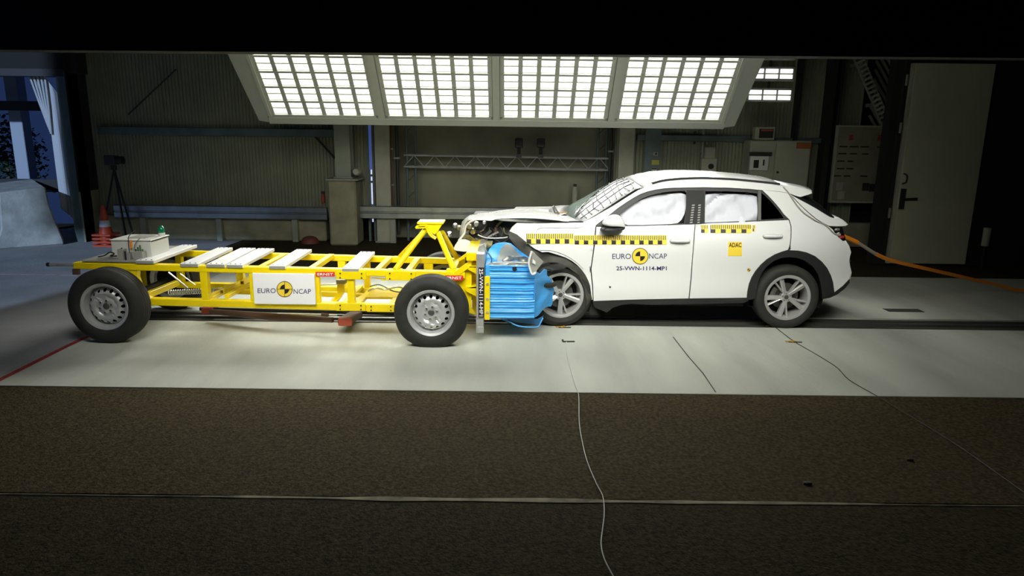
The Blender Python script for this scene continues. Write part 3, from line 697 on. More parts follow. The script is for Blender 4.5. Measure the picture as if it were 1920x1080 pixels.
# small flood lights right of the bank
def flood(px0, px1, py0, py1, Y, rows, label):
    a, b = at(px0, py0, Y), at(px1, py1, Y); t = thing('flood_light', ((a.x + b.x)/2, Y, b.z), label, 'flood light', 'flood lights beside the lamp bank')
    h = a.z - b.z; w = b.x - a.x
    MB().box((a.x - 0.04, Y + 0.03, b.z - 0.02), (b.x + 0.03, Y + 0.14, a.z + 0.02)).build('housing', 'bank_inner', t)
    for r in range(rows):
        for c_ in range(3):
            xa_ = a.x + w * c_ / 3 + 0.02; z_ = b.z + h * r / rows
            MB().box((xa_, Y, z_ + 0.012), (xa_ + w/3 - 0.04, Y + 0.03, z_ + h/rows - 0.012)).build('lens_tile', 'lens', t)
    MB().tube([((a.x+b.x)/2, Y + 0.1, a.z), ((a.x+b.x)/2, Y + 0.1, 7.0)], 0.02, 6).build('hanger', 'black_plastic', t)
flood(1404, 1484, 167, 189, 11.2, 2, 'lowest of the three small flood lights at the right end of the lamp bank')
flood(1408, 1488, 127, 149, 11.0, 2, 'middle one of the three small flood lights at the right end of the lamp bank')
flood(1412, 1492, 88, 109, 10.8, 2, 'topmost of the three small flood lights, half hidden by the dark overhead housing')

# camera on tripod and cone stack at the left wall
tpd = thing('tripod', (at(212, 440, 12.42).x, 12.42, 0), 'black tripod standing in the dark corner behind the traffic cones', 'tripod')
hd = at(213, 312, 12.42)
for dx, dy in ((-0.32, -0.1), (0.30, -0.1), (0.02, 0.13)): MB().tube([hd + Vector((0, 0, -0.05)), (hd.x + dx, 12.42 + dy, 0.0)], 0.018, 6).build('leg', 'black', tpd)
MB().lathe([(0, 0), (0.05, 0), (0.05, 0.08), (0, 0.08)], hd + Vector((0, 0, -0.06)), 'z', 10).build('tripod_head', 'black', tpd)
cmr = thing('video_camera', hd + Vector((0, 0, 0.03)), 'dark video camera mounted on the black tripod in the corner', 'camera')
MB().box(hd + Vector((-0.12, -0.08, 0.03)), hd + Vector((0.06, 0.10, 0.19))).build('camera_body', 'box_grey' if False else 'black_plastic', cmr, bevel=0.01)
MB().lathe([(0, 0), (0.06, 0), (0.07, 0.12), (0, 0.12)], hd + Vector((0.06, 0, 0.11)), 'x', 14).build('lens_hood', 'black', cmr, smooth=True)
cg = gp(199, 447); cone_x, cone_y = at(199, 440, 12.0).x, 12.0
def cone(z, label, full):
    t = thing('traffic_cone', (cone_x, cone_y, z), label, 'traffic cone', 'stacked traffic cones')
    R0_, R1_, H_ = 0.115, 0.03, 0.52
    def rr(h): return R0_ + (R1_ - R0_) * h / H_
    if full: bands = [(0.03, 0.15, 'orange_cone'), (0.15, 0.26, 'cone_white'), (0.26, 0.38, 'orange_cone'), (0.38, 0.52, 'cone_white' if False else 'orange_cone')]
    else: bands = [(0.03, 0.10, 'orange_cone'), (0.10, 0.115, 'cone_white')]
    for h0, h1, m in bands:
        mb = MB(); mb.caps = False
        mb.lathe([(rr(h0), h0), (rr(h1), h1), (rr(h1) - 0.006, h1), (rr(h0) - 0.006, h0), (rr(h0), h0)], (cone_x, cone_y, z), 'z', 20).build('cone_band' if m != 'cone_white' else 'reflective_band', m, t, smooth=True)
    mb = MB(); a_ = 0.16
    shell(mb, [(-a_, -a_), (a_, -a_), (a_, a_), (-a_, a_)], lambda u, v: (cone_x + u, cone_y + v, z + 0.03), lambda u, v: (cone_x + u, cone_y + v, z), holes=[circle2(0, 0, 0.108, 20)])
    mb.build('base_plate', 'orange_cone', t)
for k in range(4):
    cone(k * 0.062, ('orange and white traffic cone on top of the stack at the left wall', 'bottom traffic cone of the orange stack, only its base showing', 'second traffic cone from the floor in the orange stack', 'third traffic cone from the floor, just under the top cone')[0 if k == 3 else k + 1], k == 3)
# ================================================================== TROLLEY
YN, YF = 6.60, 7.50                                     # near and far frame planes
YTC = 7.05
tro = thing('crash_trolley', (at(500, 560, YTC).x, YTC, 0), 'long yellow steel trolley frame on four steel wheels, nose against the blue block', 'trolley')
def rail(name, p, q, Y, h, w, m='yellow', par=None, bevel=0.005):
    a, b = at(*p, Y), at(*q, Y); a.y = b.y = Y + w / 2
    return MB().bar(a, b, w, h).build(name, m, par or tro, bevel=bevel)
def boxpx(name, x0, y0, x1, y1, Y, d, m='yellow', par=None, bevel=0.003):
    a, b, c_ = at(x0, y0, Y), at(x1, y1, Y), at(x1, y0, Y); e = at(x0, y1, Y)
    xa_, xb_ = (a.x + e.x) / 2, (b.x + c_.x) / 2
    return MB().box((xa_, Y, (b.z + e.z) / 2), (xb_, Y + d, (a.z + c_.z) / 2)).build(name, m, par or tro, bevel=bevel)
def plate(name, poly, Y, d, m='yellow', par=None, holes=(), bevel=0.0):
    ol = [(lambda w: (w.x, w.z))(at(x, y, Y)) for x, y in poly]
    hs = [[(lambda w: (w.x, w.z))(at(x, y, Y)) for x, y in h] for h in holes]
    mb = MB(); shell(mb, ol, lambda u, v: (u, Y, v), lambda u, v: (u, Y + d, v), holes=hs)
    return mb.build(name, m, par or tro, bevel=bevel)
# long rails
rail('top_rail', (137, 498.5), (872, 516.5), YN, 0.062, 0.09)
rail('bottom_rail', (262, 566), (745, 579), YN, 0.068, 0.09)
rail('top_rail', (230, 473.0), (872, 491.5), YF, 0.060, 0.09)
rail('bottom_rail', (330, 535), (830, 549), YF, 0.060, 0.09)
# rear end
tb = at(92, 496, 6.95); tb2 = at(150, 496.5, 6.95)
tb.y = tb2.y = 6.75; a = at(92, 496, 6.75); b = at(150, 496.5, 6.75)
MB().tube([a, b], 0.018, 10).build('rear_tube', 'aluminium', tro, smooth=True)
MB().lathe([(0, 0), (0.02, 0), (0.02, 0.03), (0, 0.03)], a + Vector((-0.02, 0, 0)), 'x', 10).build('tube_end_cap', 'black_plastic', tro)
a, b = at(140, 498, YN), at(140, 478, YF)
MB().bar((a.x + 0.03, YN + 0.09, a.z), (a.x + 0.03, YF, a.z), 0.06, 0.06).build('rear_cross_member', 'yellow', tro, bevel=0.004)
MB().box((a.x - 0.03, YN - 0.002, a.z - 0.09), (a.x + 0.03, YN + 0.03, a.z - 0.035)).build('end_bracket', 'skid_brown', tro)
# deck sheet under the electronics
zt = at(180, 491, YN).z
MB().box((a.x + 0.06, YN + 0.02, zt - 0.002), (at(268, 493, YN).x, YF + 0.06, zt + 0.008)).build('deck_sheet', 'box_grey', tro)
# near uprights, plates, clamp plates with bolts
boxpx('upright', 376, 506, 389, 564, YN + 0.005, 0.075)
boxpx('upright', 468, 508, 478, 568, YN + 0.005, 0.06)
boxpx('upright', 589, 511, 599, 572, YN + 0.005, 0.06)
boxpx('upright', 651, 520, 664, 572, YN + 0.005, 0.07)
plate('axle_plate', [(236, 503), (258, 504), (257, 520), (268, 552), (282, 560), (282, 575), (262, 574), (246, 550)], YN + 0.01, 0.06)
plate('axle_plate', [(690, 521), (722, 522), (722, 526), (716, 526), (716, 524)], YN + 0.03, 0.02)
for (x0, y0, x1, y1) in ((630, 509, 686, 524), (723, 509, 779, 526), (630, 569, 685, 583), (688, 571, 741, 585)):
    cp = boxpx('clamp_plate', x0, y0, x1, y1, YN - 0.014, 0.014, bevel=0.002)
    for bx in (x0 + 8, x1 - 8):
        for by in (y0 + 3.5, y1 - 3.5):
            c_ = at(bx, by + (bx - x0) * 0.012, YN - 0.014)
            MB().lathe([(0, 0), (0.007, 0), (0.007, 0.008), (0, 0.008)], c_ + Vector((0, -0.008, 0)), 'y', 8).build('bolt_head', 'black_plastic', cp)
# far uprights
for x0, x1, y0, y1 in ((330, 341, 480, 536), (442, 455, 482, 536), (634, 648, 488, 545), (682, 693, 490, 548), (795, 812, 494, 550), (842, 872, 495, 550)):
    boxpx('upright', x0, y0, x1, y1, YF + 0.005, 0.07)
boxpx('axle_plate', 255, 478, 268, 545, YF + 0.005, 0.07)
# cross members low and high between the two sides
def cross(px, py, h=0.05, w=0.06, name='cross_member'):
    a = at(px, py, YN); return MB().bar((a.x, YN + 0.09, a.z), (a.x, YF, a.z), w, h).build(name, 'yellow', tro, bevel=0.003)
for px, py in ((400, 507), (480, 508), (577, 510), (700, 516), (760, 517), (845, 519)): cross(px, py)
for px, py in ((388, 564), (418, 560), (640, 575), (668, 575), (730, 577)): cross(px, py, 0.04, 0.05)
# diagonal strap and inner braces
def br(name, p, Yp, q, Yq, w, h, m='yellow'): return MB().bar(at(*p, Yp), at(*q, Yq), w, h).build(name, m, tro, bevel=0.002)
br('diagonal_brace', (277, 553), 6.72, (333, 530), 7.25, 0.05, 0.06)
br('diagonal_brace', (624, 570), 6.75, (640, 548), 7.35, 0.06, 0.03)
br('diagonal_brace', (664, 568), 6.75, (705, 540), 7.40, 0.05, 0.03)
br('guide_beam', (404, 545), 7.1, (640, 552), 7.1, 0.06, 0.05)
br('guide_beam', (660, 553), 7.1, (840, 560), 7.1, 0.06, 0.035)
MB().tube([at(316, 496.5+14, 6.9), at(352, 540, 6.9)], 0.008, 6).build('strut_rod', 'aluminium', tro)
MB().tube([at(338, 513, 7.2), at(366, 534, 7.2)], 0.006, 6).build('strut_rod', 'aluminium', tro)
# coil spring along the guide
pts = []; p0, p1 = at(316, 549, 6.95), at(418, 544, 6.95)
for k in range(24 * 8 + 1):
    t_ = k / (24 * 8); c_ = p0.lerp(p1, t_); a_ = t_ * 24 * 2 * PI; pts.append(c_ + Vector((0, math.cos(a_) * 0.026, math.sin(a_) * 0.026)))
MB().tube(pts, 0.0055, 5).build('coil_spring', 'aluminium', tro, smooth=True)
# solid square tubes, the shade of open mouths painted as brown plates
for px, py, Y in ((392, 558, 6.68), (416, 547, 6.85), (454, 530, 6.95)):
    c_ = at(px, py, Y); s_ = MB().box(c_ + Vector((-0.022, 0, -0.022)), c_ + Vector((0.022, 0.3, 0.022))).build('square_tube', 'yellow', tro, bevel=0.003)
    MB().box(c_ + Vector((-0.014, -0.002, -0.014)), c_ + Vector((0.014, 0.01, 0.014))).build('tube_mouth_shade', 'skid_brown', s_)  # brown plate on a solid end, painted dark like a hollow
boxpx('damper_block', 630, 525, 647, 533, 6.78, 0.12, 'box_grey')
plate('damper_leg', [(632, 533), (644, 533), (644, 548), (637, 560), (628, 567), (624, 564), (632, 550)], 6.80, 0.05)
MB().tube([at(594, 534, 7.0), at(632, 532, 7.0)], 0.011, 8).build('brake_line', 'aluminium', tro, smooth=True)
MB().tube(smooth_path([at(690, 546, 7.0), at(705, 540, 7.0), at(722, 543, 7.05), (at(745, 538, 7.0)), at(756, 541, 7.1)], 5), 0.010, 6).build('brake_line', 'aluminium', tro, smooth=True)
MB().tube(smooth_path([at(694, 537, 7.15), at(712, 534, 7.1), at(735, 545, 7.05), (at(752, 548, 7.0))], 5), 0.007, 6).build('brake_line', 'steel_blue', tro, smooth=True)
boxpx('floor_pan', 676, 557, 742, 561, 6.95, 0.45, 'yellow')
# white deck planks across the rails
planks = [((254, 288), (343, 370), 490, 465), ((337, 371), (410, 437), 496, 472.5), ((386, 421), (452, 480), 497, 472.5), ((424, 455), (485, 515), 498, 472.8),
          ((504, 535), (557, 585), 500, 474.5), ((641, 673), (676, 703), 505, 478.5)]
for (n0, n1), (f0, f1), yn, yf in planks:
    Yp, Yq = YN - 0.01, YF + 0.07
    a, b = at(n0, yn - 2, Yp), at(n1, yn - 2 + 0.4, Yp); z_ = a.z; th = 0.034
    c_, d_ = gp(f0, yf - 1.5, z_), gp(f1, yf - 1.5, z_)
    c_ = Vector((at(f0, yf, Yq).x, Yq, z_)); d_ = Vector((at(f1, yf, Yq).x, Yq, z_))
    mb = MB(); vs = [Vector((p.x, p.y, z_ - dz)) for dz in (0, th) for p in (Vector((a.x, Yp, 0)), Vector((b.x, Yp, 0)), d_, c_)]
    mb.add(vs, [(0, 1, 2, 3), (7, 6, 5, 4), (0, 4, 5, 1), (1, 5, 6, 2), (2, 6, 7, 3), (3, 7, 4, 0)])
    pl = mb.build('deck_plank', 'plank_white', tro, bevel=0.003)
    mb = MB(); mb.box((a.x + 0.004, Yp - 0.003, z_ - th + 0.003), (b.x - 0.004, Yp, z_ - 0.006)); mb.build('plank_end', 'box_grey', pl)
    for t_ in (0.2, 0.5, 0.8):
        for yy in (Yp + 0.03, Yq - 0.04):
            xx = (a.x + (b.x - a.x) * t_) if yy < 7 else c_.x + (d_.x - c_.x) * t_
            MB().lathe([(0.008, 0), (0.008, 0.004), (0, 0.005)], (xx, yy, z_), 'z', 8).build('screw', 'steel_blue', pl)
# side board with the round target
bd = boxpx('side_board', 475, 513, 590.5, 570.5, YN - 0.03, 0.022, 'decal_white', bevel=0.002)
YBD = YN - 0.032
def on_plane(Y, x0, y0, x1, y1):
    a, b, c_, d_ = at(x0, y1, Y), at(x1, y1, Y), at(x0, y0, Y), at(x1, y0, Y)
    def f(u, v):
        p = (a * (1 - u) + b * u) * (1 - v) + (c_ * (1 - u) + d_ * u) * v; return (p.x, Y, p.z)
    return f
letters('lettering', 'EURO', on_plane(YBD, 483, 540.5, 517, 549.5), 'decal_blue', bd)
letters('lettering', 'NCAP', on_plane(YBD, 550.5, 542, 583, 551), 'decal_blue', bd)
def target_mark(cx, cy, r, Y, par, fmap):
    n = 40
    mb = MB(); mb.add([fmap(cx + r*math.cos(2*PI*k/n), cy + r*math.sin(2*PI*k/n), 0.0) for k in range(n)], [tuple(range(n))]); mb.build('target_disc', 'decal_yellow', par)
    mb = MB()
    vs = [fmap(cx + q*r*math.cos(2*PI*k/n), cy + q*r*math.sin(2*PI*k/n), 0.0015) for q in (1.0, 0.93) for k in range(n)]
    mb.add(vs, [(k, (k+1) % n, n + (k+1) % n, n + k) for k in range(n)])
    return mb
tm = target_mark(533.7, 542.2, 15, YBD, bd, lambda x, y, d: (at(x, y, YBD).x, YBD - d, at(x, y, YBD).z))
for x0, y0, x1, y1 in ((518.7, 541.7, 548.7, 542.7), (533.2, 527.2, 534.2, 557.2)):
    f = on_plane(YBD, x0, y0, x1, y1); tm.add([f(0, 0), f(1, 0), f(1, 1), f(0, 1)], [(0, 1, 2, 3)])
for a0 in (0, PI):                                   # black upper-left and lower-right quadrants
    q = [(533.7, 542.2)] + [(533.7 + 8.6*math.cos(PI + a0 + PI/2*k/8), 542.2 + 8.6*math.sin(PI + a0 + PI/2*k/8)) for k in range(9)]
    tm.add([(at(x, y, YBD).x, YBD - 0.002, at(x, y, YBD).z) for x, y in q], [tuple(range(10))])
tm.build('target_marks', 'decal_black', bd)
for (x0, y0, x1, y1), Y in (((592, 510, 627.5, 518.5), YN - 0.004), ((834, 516.5, 868.5, 525.5), 6.575)):
    s_ = boxpx('red_sticker', x0, y0, x1, y1, Y, 0.003, 'decal_red', bevel=0)
    letters('lettering', 'ERNST', on_plane(Y - 0.001, x0 + 3, y0 + 2, x1 - 3, y1 - 1.8), 'decal_white', s_, 0.012)
# A-frame
Z0 = at(790, 420, 7.05)
def leg(p, Yp, q, Yq, r=0.028): return MB().tube([at(*p, Yp), at(*q, Yq)], r, 12).build('frame_leg', 'yellow', tro, smooth=True)
leg((800, 427), 6.98, (741, 506), YN + 0.05); leg((821, 436), 6.98, (851, 506), YN + 0.05)
leg((803, 427), 7.12, (750, 482), YF + 0.05); leg((829, 436), 7.12, (858, 486), YF + 0.05)
for px, py, Y in ((739, 508, YN + 0.02), (850, 508, YN + 0.02), (748, 484, YF + 0.02), (858, 488, YF + 0.02)):
    c_ = at(px, py, Y); MB().box(c_ + Vector((-0.07, 0, -0.008)), c_ + Vector((0.07, 0.08, 0.012))).build('leg_foot', 'yellow', tro, bevel=0.003)
plate('gusset_plate', [(783, 417), (830, 419), (822, 432), (815, 440), (806, 434), (800, 427), (784, 420)], 6.93, 0.02)
plate('gusset_plate', [(783, 417), (830, 419), (822, 432), (815, 440), (806, 434), (800, 427), (784, 420)], 7.14, 0.02)
a, b = at(782, 417.5, 6.93), at(831, 418.5, 6.93); MB().box((a.x, 6.92, a.z - 0.014), (b.x, 7.17, a.z + 0.006)).build('top_plate', 'yellow', tro, bevel=0.003)
plate('slotted_tab', [(778, 426), (781, 423), (799, 422), (801, 425), (799, 428), (780, 429)], 6.90, 0.03, holes=[[(784, 424.5), (797, 423.8), (797, 425.8), (784, 426.2)]])
pts = smooth_path([at(800, 427, 6.91), at(803, 435, 6.91), at(809, 443, 6.91), at(817, 448, 6.91)], 5)
MB().tube(pts, 0.012, 6).build('curved_strap', 'yellow', tro, smooth=True)
pts = smooth_path([at(803, 427, 6.905), at(806, 434, 6.905), at(811, 441, 6.905), at(818, 445.5, 6.905)], 5)
MB().tube(pts, 0.009, 6).build('curved_strap', 'yellow', tro, smooth=True)
# nose structure
boxpx('nose_beam', 874, 474, 894, 489, 6.60, 1.0)
boxpx('nose_beam', 872, 508, 894, 516, 6.66, 0.9)
plate('nose_plate', [(843, 520), (858, 513), (876, 496), (876, 490), (884, 490), (884, 578), (893, 590), (880, 587), (873, 560), (862, 535)], 6.64, 0.02)
plate('nose_plate', [(843, 520), (858, 513), (876, 496), (884, 490), (884, 578), (893, 590), (880, 587), (873, 560), (862, 535)], 7.42, 0.02)
br('nose_brace', (846, 520), 6.62, (878, 497), 6.62, 0.05, 0.05)
br('nose_brace', (860, 488), 7.3, (880, 474), 7.3, 0.04, 0.03)
plate('gusset_plate', [(872, 500), (893, 500), (893, 514), (873, 503)], 6.60, 0.02)
plate('gusset_plate', [(872, 541), (893, 537), (893, 556), (874, 546)], 6.60, 0.02)
boxpx('nose_upright', 885, 489, 894, 590, 6.80, 0.06)
boxpx('nose_upright', 885, 489, 894, 590, 7.25, 0.06)
boxpx('shelf_plate', 873, 537, 894, 541, 6.60, 0.85)
boxpx('shelf_plate', 873, 499, 894, 502, 6.60, 0.85)
mp_ = boxpx('mounting_plate', 893, 476, 908, 597, 6.53, 1.06, 'aluminium', bevel=0.004)
boxpx('plate_foot', 892.5, 597, 906.5, 625, 6.54, 0.16, 'aluminium', bevel=0.003)
boxpx('foot_lip', 896, 613, 907, 624, 6.525, 0.012, 'aluminium', bevel=0.002)
st = boxpx('black_sticker', 897, 501.5, 907.5, 595.5, 6.526, 0.003, 'decal_black', bevel=0)
def vert_map(x0, y0, x1, y1, Y):                       # text turned clockwise, reading downward
    f = on_plane(Y, x0, y0, x1, y1); return lambda u, v: f(v, 1 - u)
letters('lettering', '25-VWN-1114-MP1', vert_map(898.6, 504, 905.6, 593, 6.5245), 'decal_white', st, 0.015)
fl = boxpx('barrier_flange', 908.5, 519, 918.5, 600, 6.53, 1.05, 'yellow', bevel=0.003)
for py in (532, 560, 585): 
    c_ = at(914, py, 6.53); MB().lathe([(0, 0), (0.012, 0), (0.012, 0.01), (0, 0.01)], c_ + Vector((0, -0.01, 0)), 'y', 8).build('bolt_head', 'aluminium', fl)
# low cross hydraulics and skids
sk = boxpx('skid_block', 377, 577, 398, 590, 7.25, 0.16, 'skid_red', bevel=0.008)
a, b = at(395, 584, 7.2), at(624, 600, 6.75); MB().tube([a, a.lerp(b, .5) + Vector((0, 0, -.01)), b], [0.028, 0.04, 0.028], 10).build('skid_arm', 'skid_brown', tro, smooth=True)
a, b = at(520, 588.5, 7.0), at(632, 591, 7.0); MB().tube([a, b], 0.011, 8).build('hydraulic_rod', 'aluminium', tro, smooth=True)
a, b = at(603, 590.5, 6.98), at(616, 591, 6.98); MB().tube([a, b], [0.026, 0.02], 8).build('rod_joint', 'skid_brown', tro, smooth=True)
mb = MB(); c_ = at(628, 604, 6.72); d_ = at(673, 586, 7.45); d_.z = max(d_.z, 0.17)
mb.bar(at(646, 602, 6.72), at(668, 589.5, 7.3), 0.14, 0.07); mb.build('skid_block', 'skid_brown', tro, bevel=0.01)
a = at(634, 600, 6.70); b = at(660, 611, 6.70); MB().box((a.x, 6.69, b.z), (b.x, 6.72, a.z + 0.02)).build('skid_face', 'skid_red', tro, bevel=0.006)
MB().tube([at(375, 579, 7.3), at(745, 588, 7.3)], 0.02, 6).build('lower_tube', 'black_plastic', tro, smooth=True)

# ---- steel wheels
def steel_wheel(center, R, sgn, flat=0.0, spin=0.0):
    c = Vector(center)                                   # centre of outer face plane
    rim_r = 0.222
    mb = MB(); mb.caps = False
    mb.lathe([(rim_r, 0.0), (rim_r + .006, .008), (rim_r - .012, .014), (rim_r - .020, .03), (rim_r - .026, .075), (rim_r - .030, .17), (rim_r + .004, .19), (rim_r+.004, .195), (rim_r - .034, .172), (rim_r - .04, .08), (rim_r - .024, .012), (rim_r, 0.0)], c, 'y', 48, sgn)
    def prof(r):
        pts = [(0, .045), (.030, .045), (.036, .038), (.076, .038), (.088, .056), (.112, .030), (.135, .028), (.165, .055), (.196, .10)]
        for (r0, y0), (r1, y1) in zip(pts, pts[1:]):
            if r <= r1: return y0 + (y1 - y0) * (r - r0) / (r1 - r0)
        return pts[-1][1]
    fo = lambda u, v: (c.x + u, c.y + sgn * prof(math.hypot(u, v)), c.z + v)
    fi = lambda u, v: (c.x + u, c.y + sgn * (prof(math.hypot(u, v)) + .006), c.z + v)
    holes = [circle2(.155*math.cos(2*PI*k/16 + spin), .155*math.sin(2*PI*k/16 + spin), .0165, 10) for k in range(16)]
    shell(mb, circle2(0, 0, .196, 48), fo, fi, holes=holes, grid=.022)
    w = mb.build('wheel', 'steel_rim', tro, smooth=True, angle=40)
    mb = MB(); mb.caps = False
    tw = .215; ob = -.004
    prof_t = [(rim_r - .002, .012), (rim_r + .012, -.002), (rim_r + .05, -.016), (R - .055, -.012), (R - .02, .006), (R - .006, .022), (R, .034),
              (R, .060), (R - .007, .062), (R - .007, .068), (R, .070), (R + .001, .095), (R - .007, .097), (R - .007, .103), (R + .001, .105), (R, .130), (R - .007, .132), (R - .007, .138), (R, .140),
              (R, .165), (R - .008, .180), (R - .03, .205), (rim_r + .04, .208), (rim_r, .185), (rim_r - .002, .012)]
    def warp(p):
        if p.z < 0.0: p.z = 0.0 + 0.001
        if flat and p.z < c.z - 0.1: p.x = c.x + (p.x - c.x) * (1 + flat * (c.z - 0.1 - p.z))
        return p
    mb.lathe(prof_t, c, 'y', 64, sgn, warp=warp); mb.build('tyre', 'rubber', w, smooth=True, angle=30)
    mb = MB(); mb.lathe([(0.0, .030), (.020, .030), (.030, .036), (.030, .05)], c, 'y', 20, sgn); mb.build('hub_cap', 'alloy_dark', w, smooth=True)
    for k in range(6):
        a_ = 2*PI*k/6 + .3; q = c + Vector((.058*math.cos(a_), 0, .058*math.sin(a_)))
        MB().lathe([(0.0, .024), (.010, .024), (.012, .042)], q, 'y', 6, sgn).build('wheel_nut', 'chrome', w)
    mb = MB(); mb.caps = False; mb.lathe([(0.0, .11), (.17, .11), (.17, .15), (0.0, .15)], c, 'y', 24, sgn); mb.build('brake_drum', 'black', w, smooth=True)
    return w
wl = at(194.5, 573.5, 6.32); wr = at(807.5, 588.0, 6.32)
for w_, R_, fl in ((wl, .36, 0.0), (wr, .352, 0.35)):
    zc = min(w_.z, R_)
    steel_wheel((w_.x, 6.32, zc), R_, 1, fl); steel_wheel((w_.x, 7.80, zc), R_, -1, fl, .2)
    MB().tube([(w_.x, 6.50, zc), (w_.x, 7.62, zc)], 0.035, 12).build('axle', 'black_plastic', tro, smooth=True)
    MB().box((w_.x - .05, 6.62, zc - .05), (w_.x + .05, 6.69, zc + .2)).build('axle_mount', 'yellow', tro, bevel=0.004)

# ---- white electrical cabinet on the deck and its electronics
ZD = zt + 0.008
a, b = at(207, 449, 6.78), at(282, 450, 6.78)
ec = thing('control_cabinet', ((a.x + b.x)/2, 6.9, ZD), 'white metal cabinet on the rear deck of the yellow trolley', 'cabinet')
YB2 = 7.14
MB().box((a.x, 6.78, ZD), (b.x, YB2, a.z - 0.012)).build('cabinet_body', 'cabinet', ec, bevel=0.004)
MB().box((a.x - 0.008, 6.77, a.z - 0.011), (b.x + 0.008, YB2 + 0.01, a.z)).build('cabinet_lid', 'cabinet', ec, bevel=0.003)
MB().box((a.x + 0.12, 6.86, a.z), (a.x + 0.30, 7.08, a.z + 0.006)).build('lid_panel', 'box_grey', ec)
MB().box((b.x + 0.0005, 6.79, a.z - 0.022), (b.x + 0.003, YB2 - 0.01, a.z - 0.011)).build('lid_seal', 'black_plastic', ec)
q = at(300, 437, 7.05); bc = thing('warning_beacon', (b.x - 0.035, 7.08, a.z), 'small green dome beacon on the white cabinet lid', 'beacon')
bxp = (b.x - 0.035, 7.08, a.z)
MB().lathe([(0, 0), (.032, 0), (.032, .03), (0, .03)], bxp, 'z', 16).build('beacon_base', 'cabinet', bc, smooth=True)
MB().lathe([(.030, .03), (.034, .045), (.030, .075), (.016, .098), (0, .104)], bxp, 'z', 16).build('beacon_dome', 'beacon_green', bc, smooth=True, angle=60)
def little(name, x0, y0, x1, y1, Y, d, m, label, cat='box'):
    a, b = at(x0, y0, Y), at(x1, y1, Y); z0_ = ZD
    t = thing(name, ((a.x+b.x)/2, Y, z0_), label, cat); MB().box((a.x, Y, z0_), (b.x, Y + d, a.z)).build('box_body', m, t, bevel=0.003)
    return t, a.x, b.x, z0_, a.z
t, *q = little('sensor_box', 219, 468, 231, 484, 6.68, 0.08, 'box_grey', 'left grey electronics box in front of the white cabinet')
MB().lathe([(0, 0), (.006, 0), (.006, .012), (0, .012)], ((q[0]+q[1])/2, 6.72, q[3]), 'z', 8).build('plug', 'black_plastic', t)
t, *q = little('terminal_box', 248, 472, 268, 485, 6.68, 0.08, 'box_grey', 'right grey electronics box with plugs in front of the white cabinet')
for k, m in enumerate(('black_plastic', 'beacon_green', 'junk_olive', 'beacon_green')):
    x = q[0] + (q[1]-q[0]) * (0.15 + 0.23 * k); MB().tube([(x, 6.72, q[3]), (x, 6.72, q[3] + 0.02 + 0.02 * (k % 3))], 0.008, 8).build('plug', m, t)
t, *q = little('clamp_block', 234, 473, 244, 486, 6.67, 0.05, 'aluminium', 'small bare metal clamp block between the two grey electronics boxes')
MB().box((q[0] - .004, 6.665, q[2]), (q[0] + .012, 6.67, q[3] + .01)).build('clamp_jaw', 'black_plastic', t)
a, b = at(245, 450, 6.765), at(246, 466, 6.765); lg = thing('orange_pull_tag', (a.x, 6.76, b.z), 'narrow orange tag hanging on the white cabinet front', 'tag')
MB().box((a.x - .010, 6.757, b.z), (a.x + .010, 6.768, a.z)).build('tag_body', 'orange', lg, bevel=0.003)
MB().lathe([(0, 0), (.004, 0), (.004, .006), (0, .006)], (a.x, 6.752, a.z - .012), 'y', 8).build('eyelet', 'cabinet', lg)
def wire(name, pts, r, m, label, cat='cable', k=6): return tag(MB().tube(smooth_path(pts, k), r, 6).build(name, m, smooth=True), label, cat)
wire('control_wire', [at(254, 432, 6.85), at(247, 437, 6.82), at(241, 445, 6.765), at(241, 460, 6.755), at(243, 474, 6.66)], 0.004, 'wire_dark', 'dark wire hanging down the white cabinet front, left of the orange tag')
wire('control_wire', [at(263, 446, 6.80), at(257, 452, 6.755), at(252, 461, 6.75), at(251, 470, 6.70)], 0.004, 'steel_blue', 'dark blue wire hanging down the white cabinet front, right of the orange tag')
wire('control_wire', [at(184, 481.5, 6.75), at(196, 479, 6.75), at(206, 473, 6.72), at(214, 476, 6.70), at(207, 480, 6.7), at(219, 480, 6.69)], 0.007, 'wire_dark', 'tangled dark wires on the deck left of the grey electronics boxes')

# ================================================================== CAR
YC = 8.05
def lerp_table(tb, x):
    if x <= tb[0][0]: return tb[0][1]
    for (a, fa), (b, fb) in zip(tb, tb[1:]):
        if x <= b:
            t = (x - a) / (b - a); return fa + (fb - fa) * t
    return tb[-1][1]
WID = [(0.15, .850), (0.25, .880), (0.34, .898), (0.42, .902), (0.50, .893), (0.60, .895), (0.72, .908), (0.82, .915), (0.90, .912), (0.97, .898), (1.02, .880), (1.06, .862), (1.52, .640), (1.7, .55)]
def S(x, z):
    s = lerp_table(WID, z)
    if x > 2.75: s -= 0.12 * ((x - 2.75) / 0.85) ** 2
    if x < 0.35: s -= 0.10 * ((0.35 - x) / 0.6) ** 2
    return s
def sp(px, py, off=0.0):                                # photo point -> (x, z) on the near body side
    Y = YC - 0.9
    for _ in range(8):
        p = at(px, py, Y); Y = YC - S(p.x, p.z) - off
    return (p.x, p.z)
car = thing('car', (1.8, YC, 0), 'white crashed car with a crushed nose and white airbags behind its windows', 'car')
def side(off=0.0, sgn=-1): return lambda u, v: (u, YC + sgn * (S(u, v) + off), v)
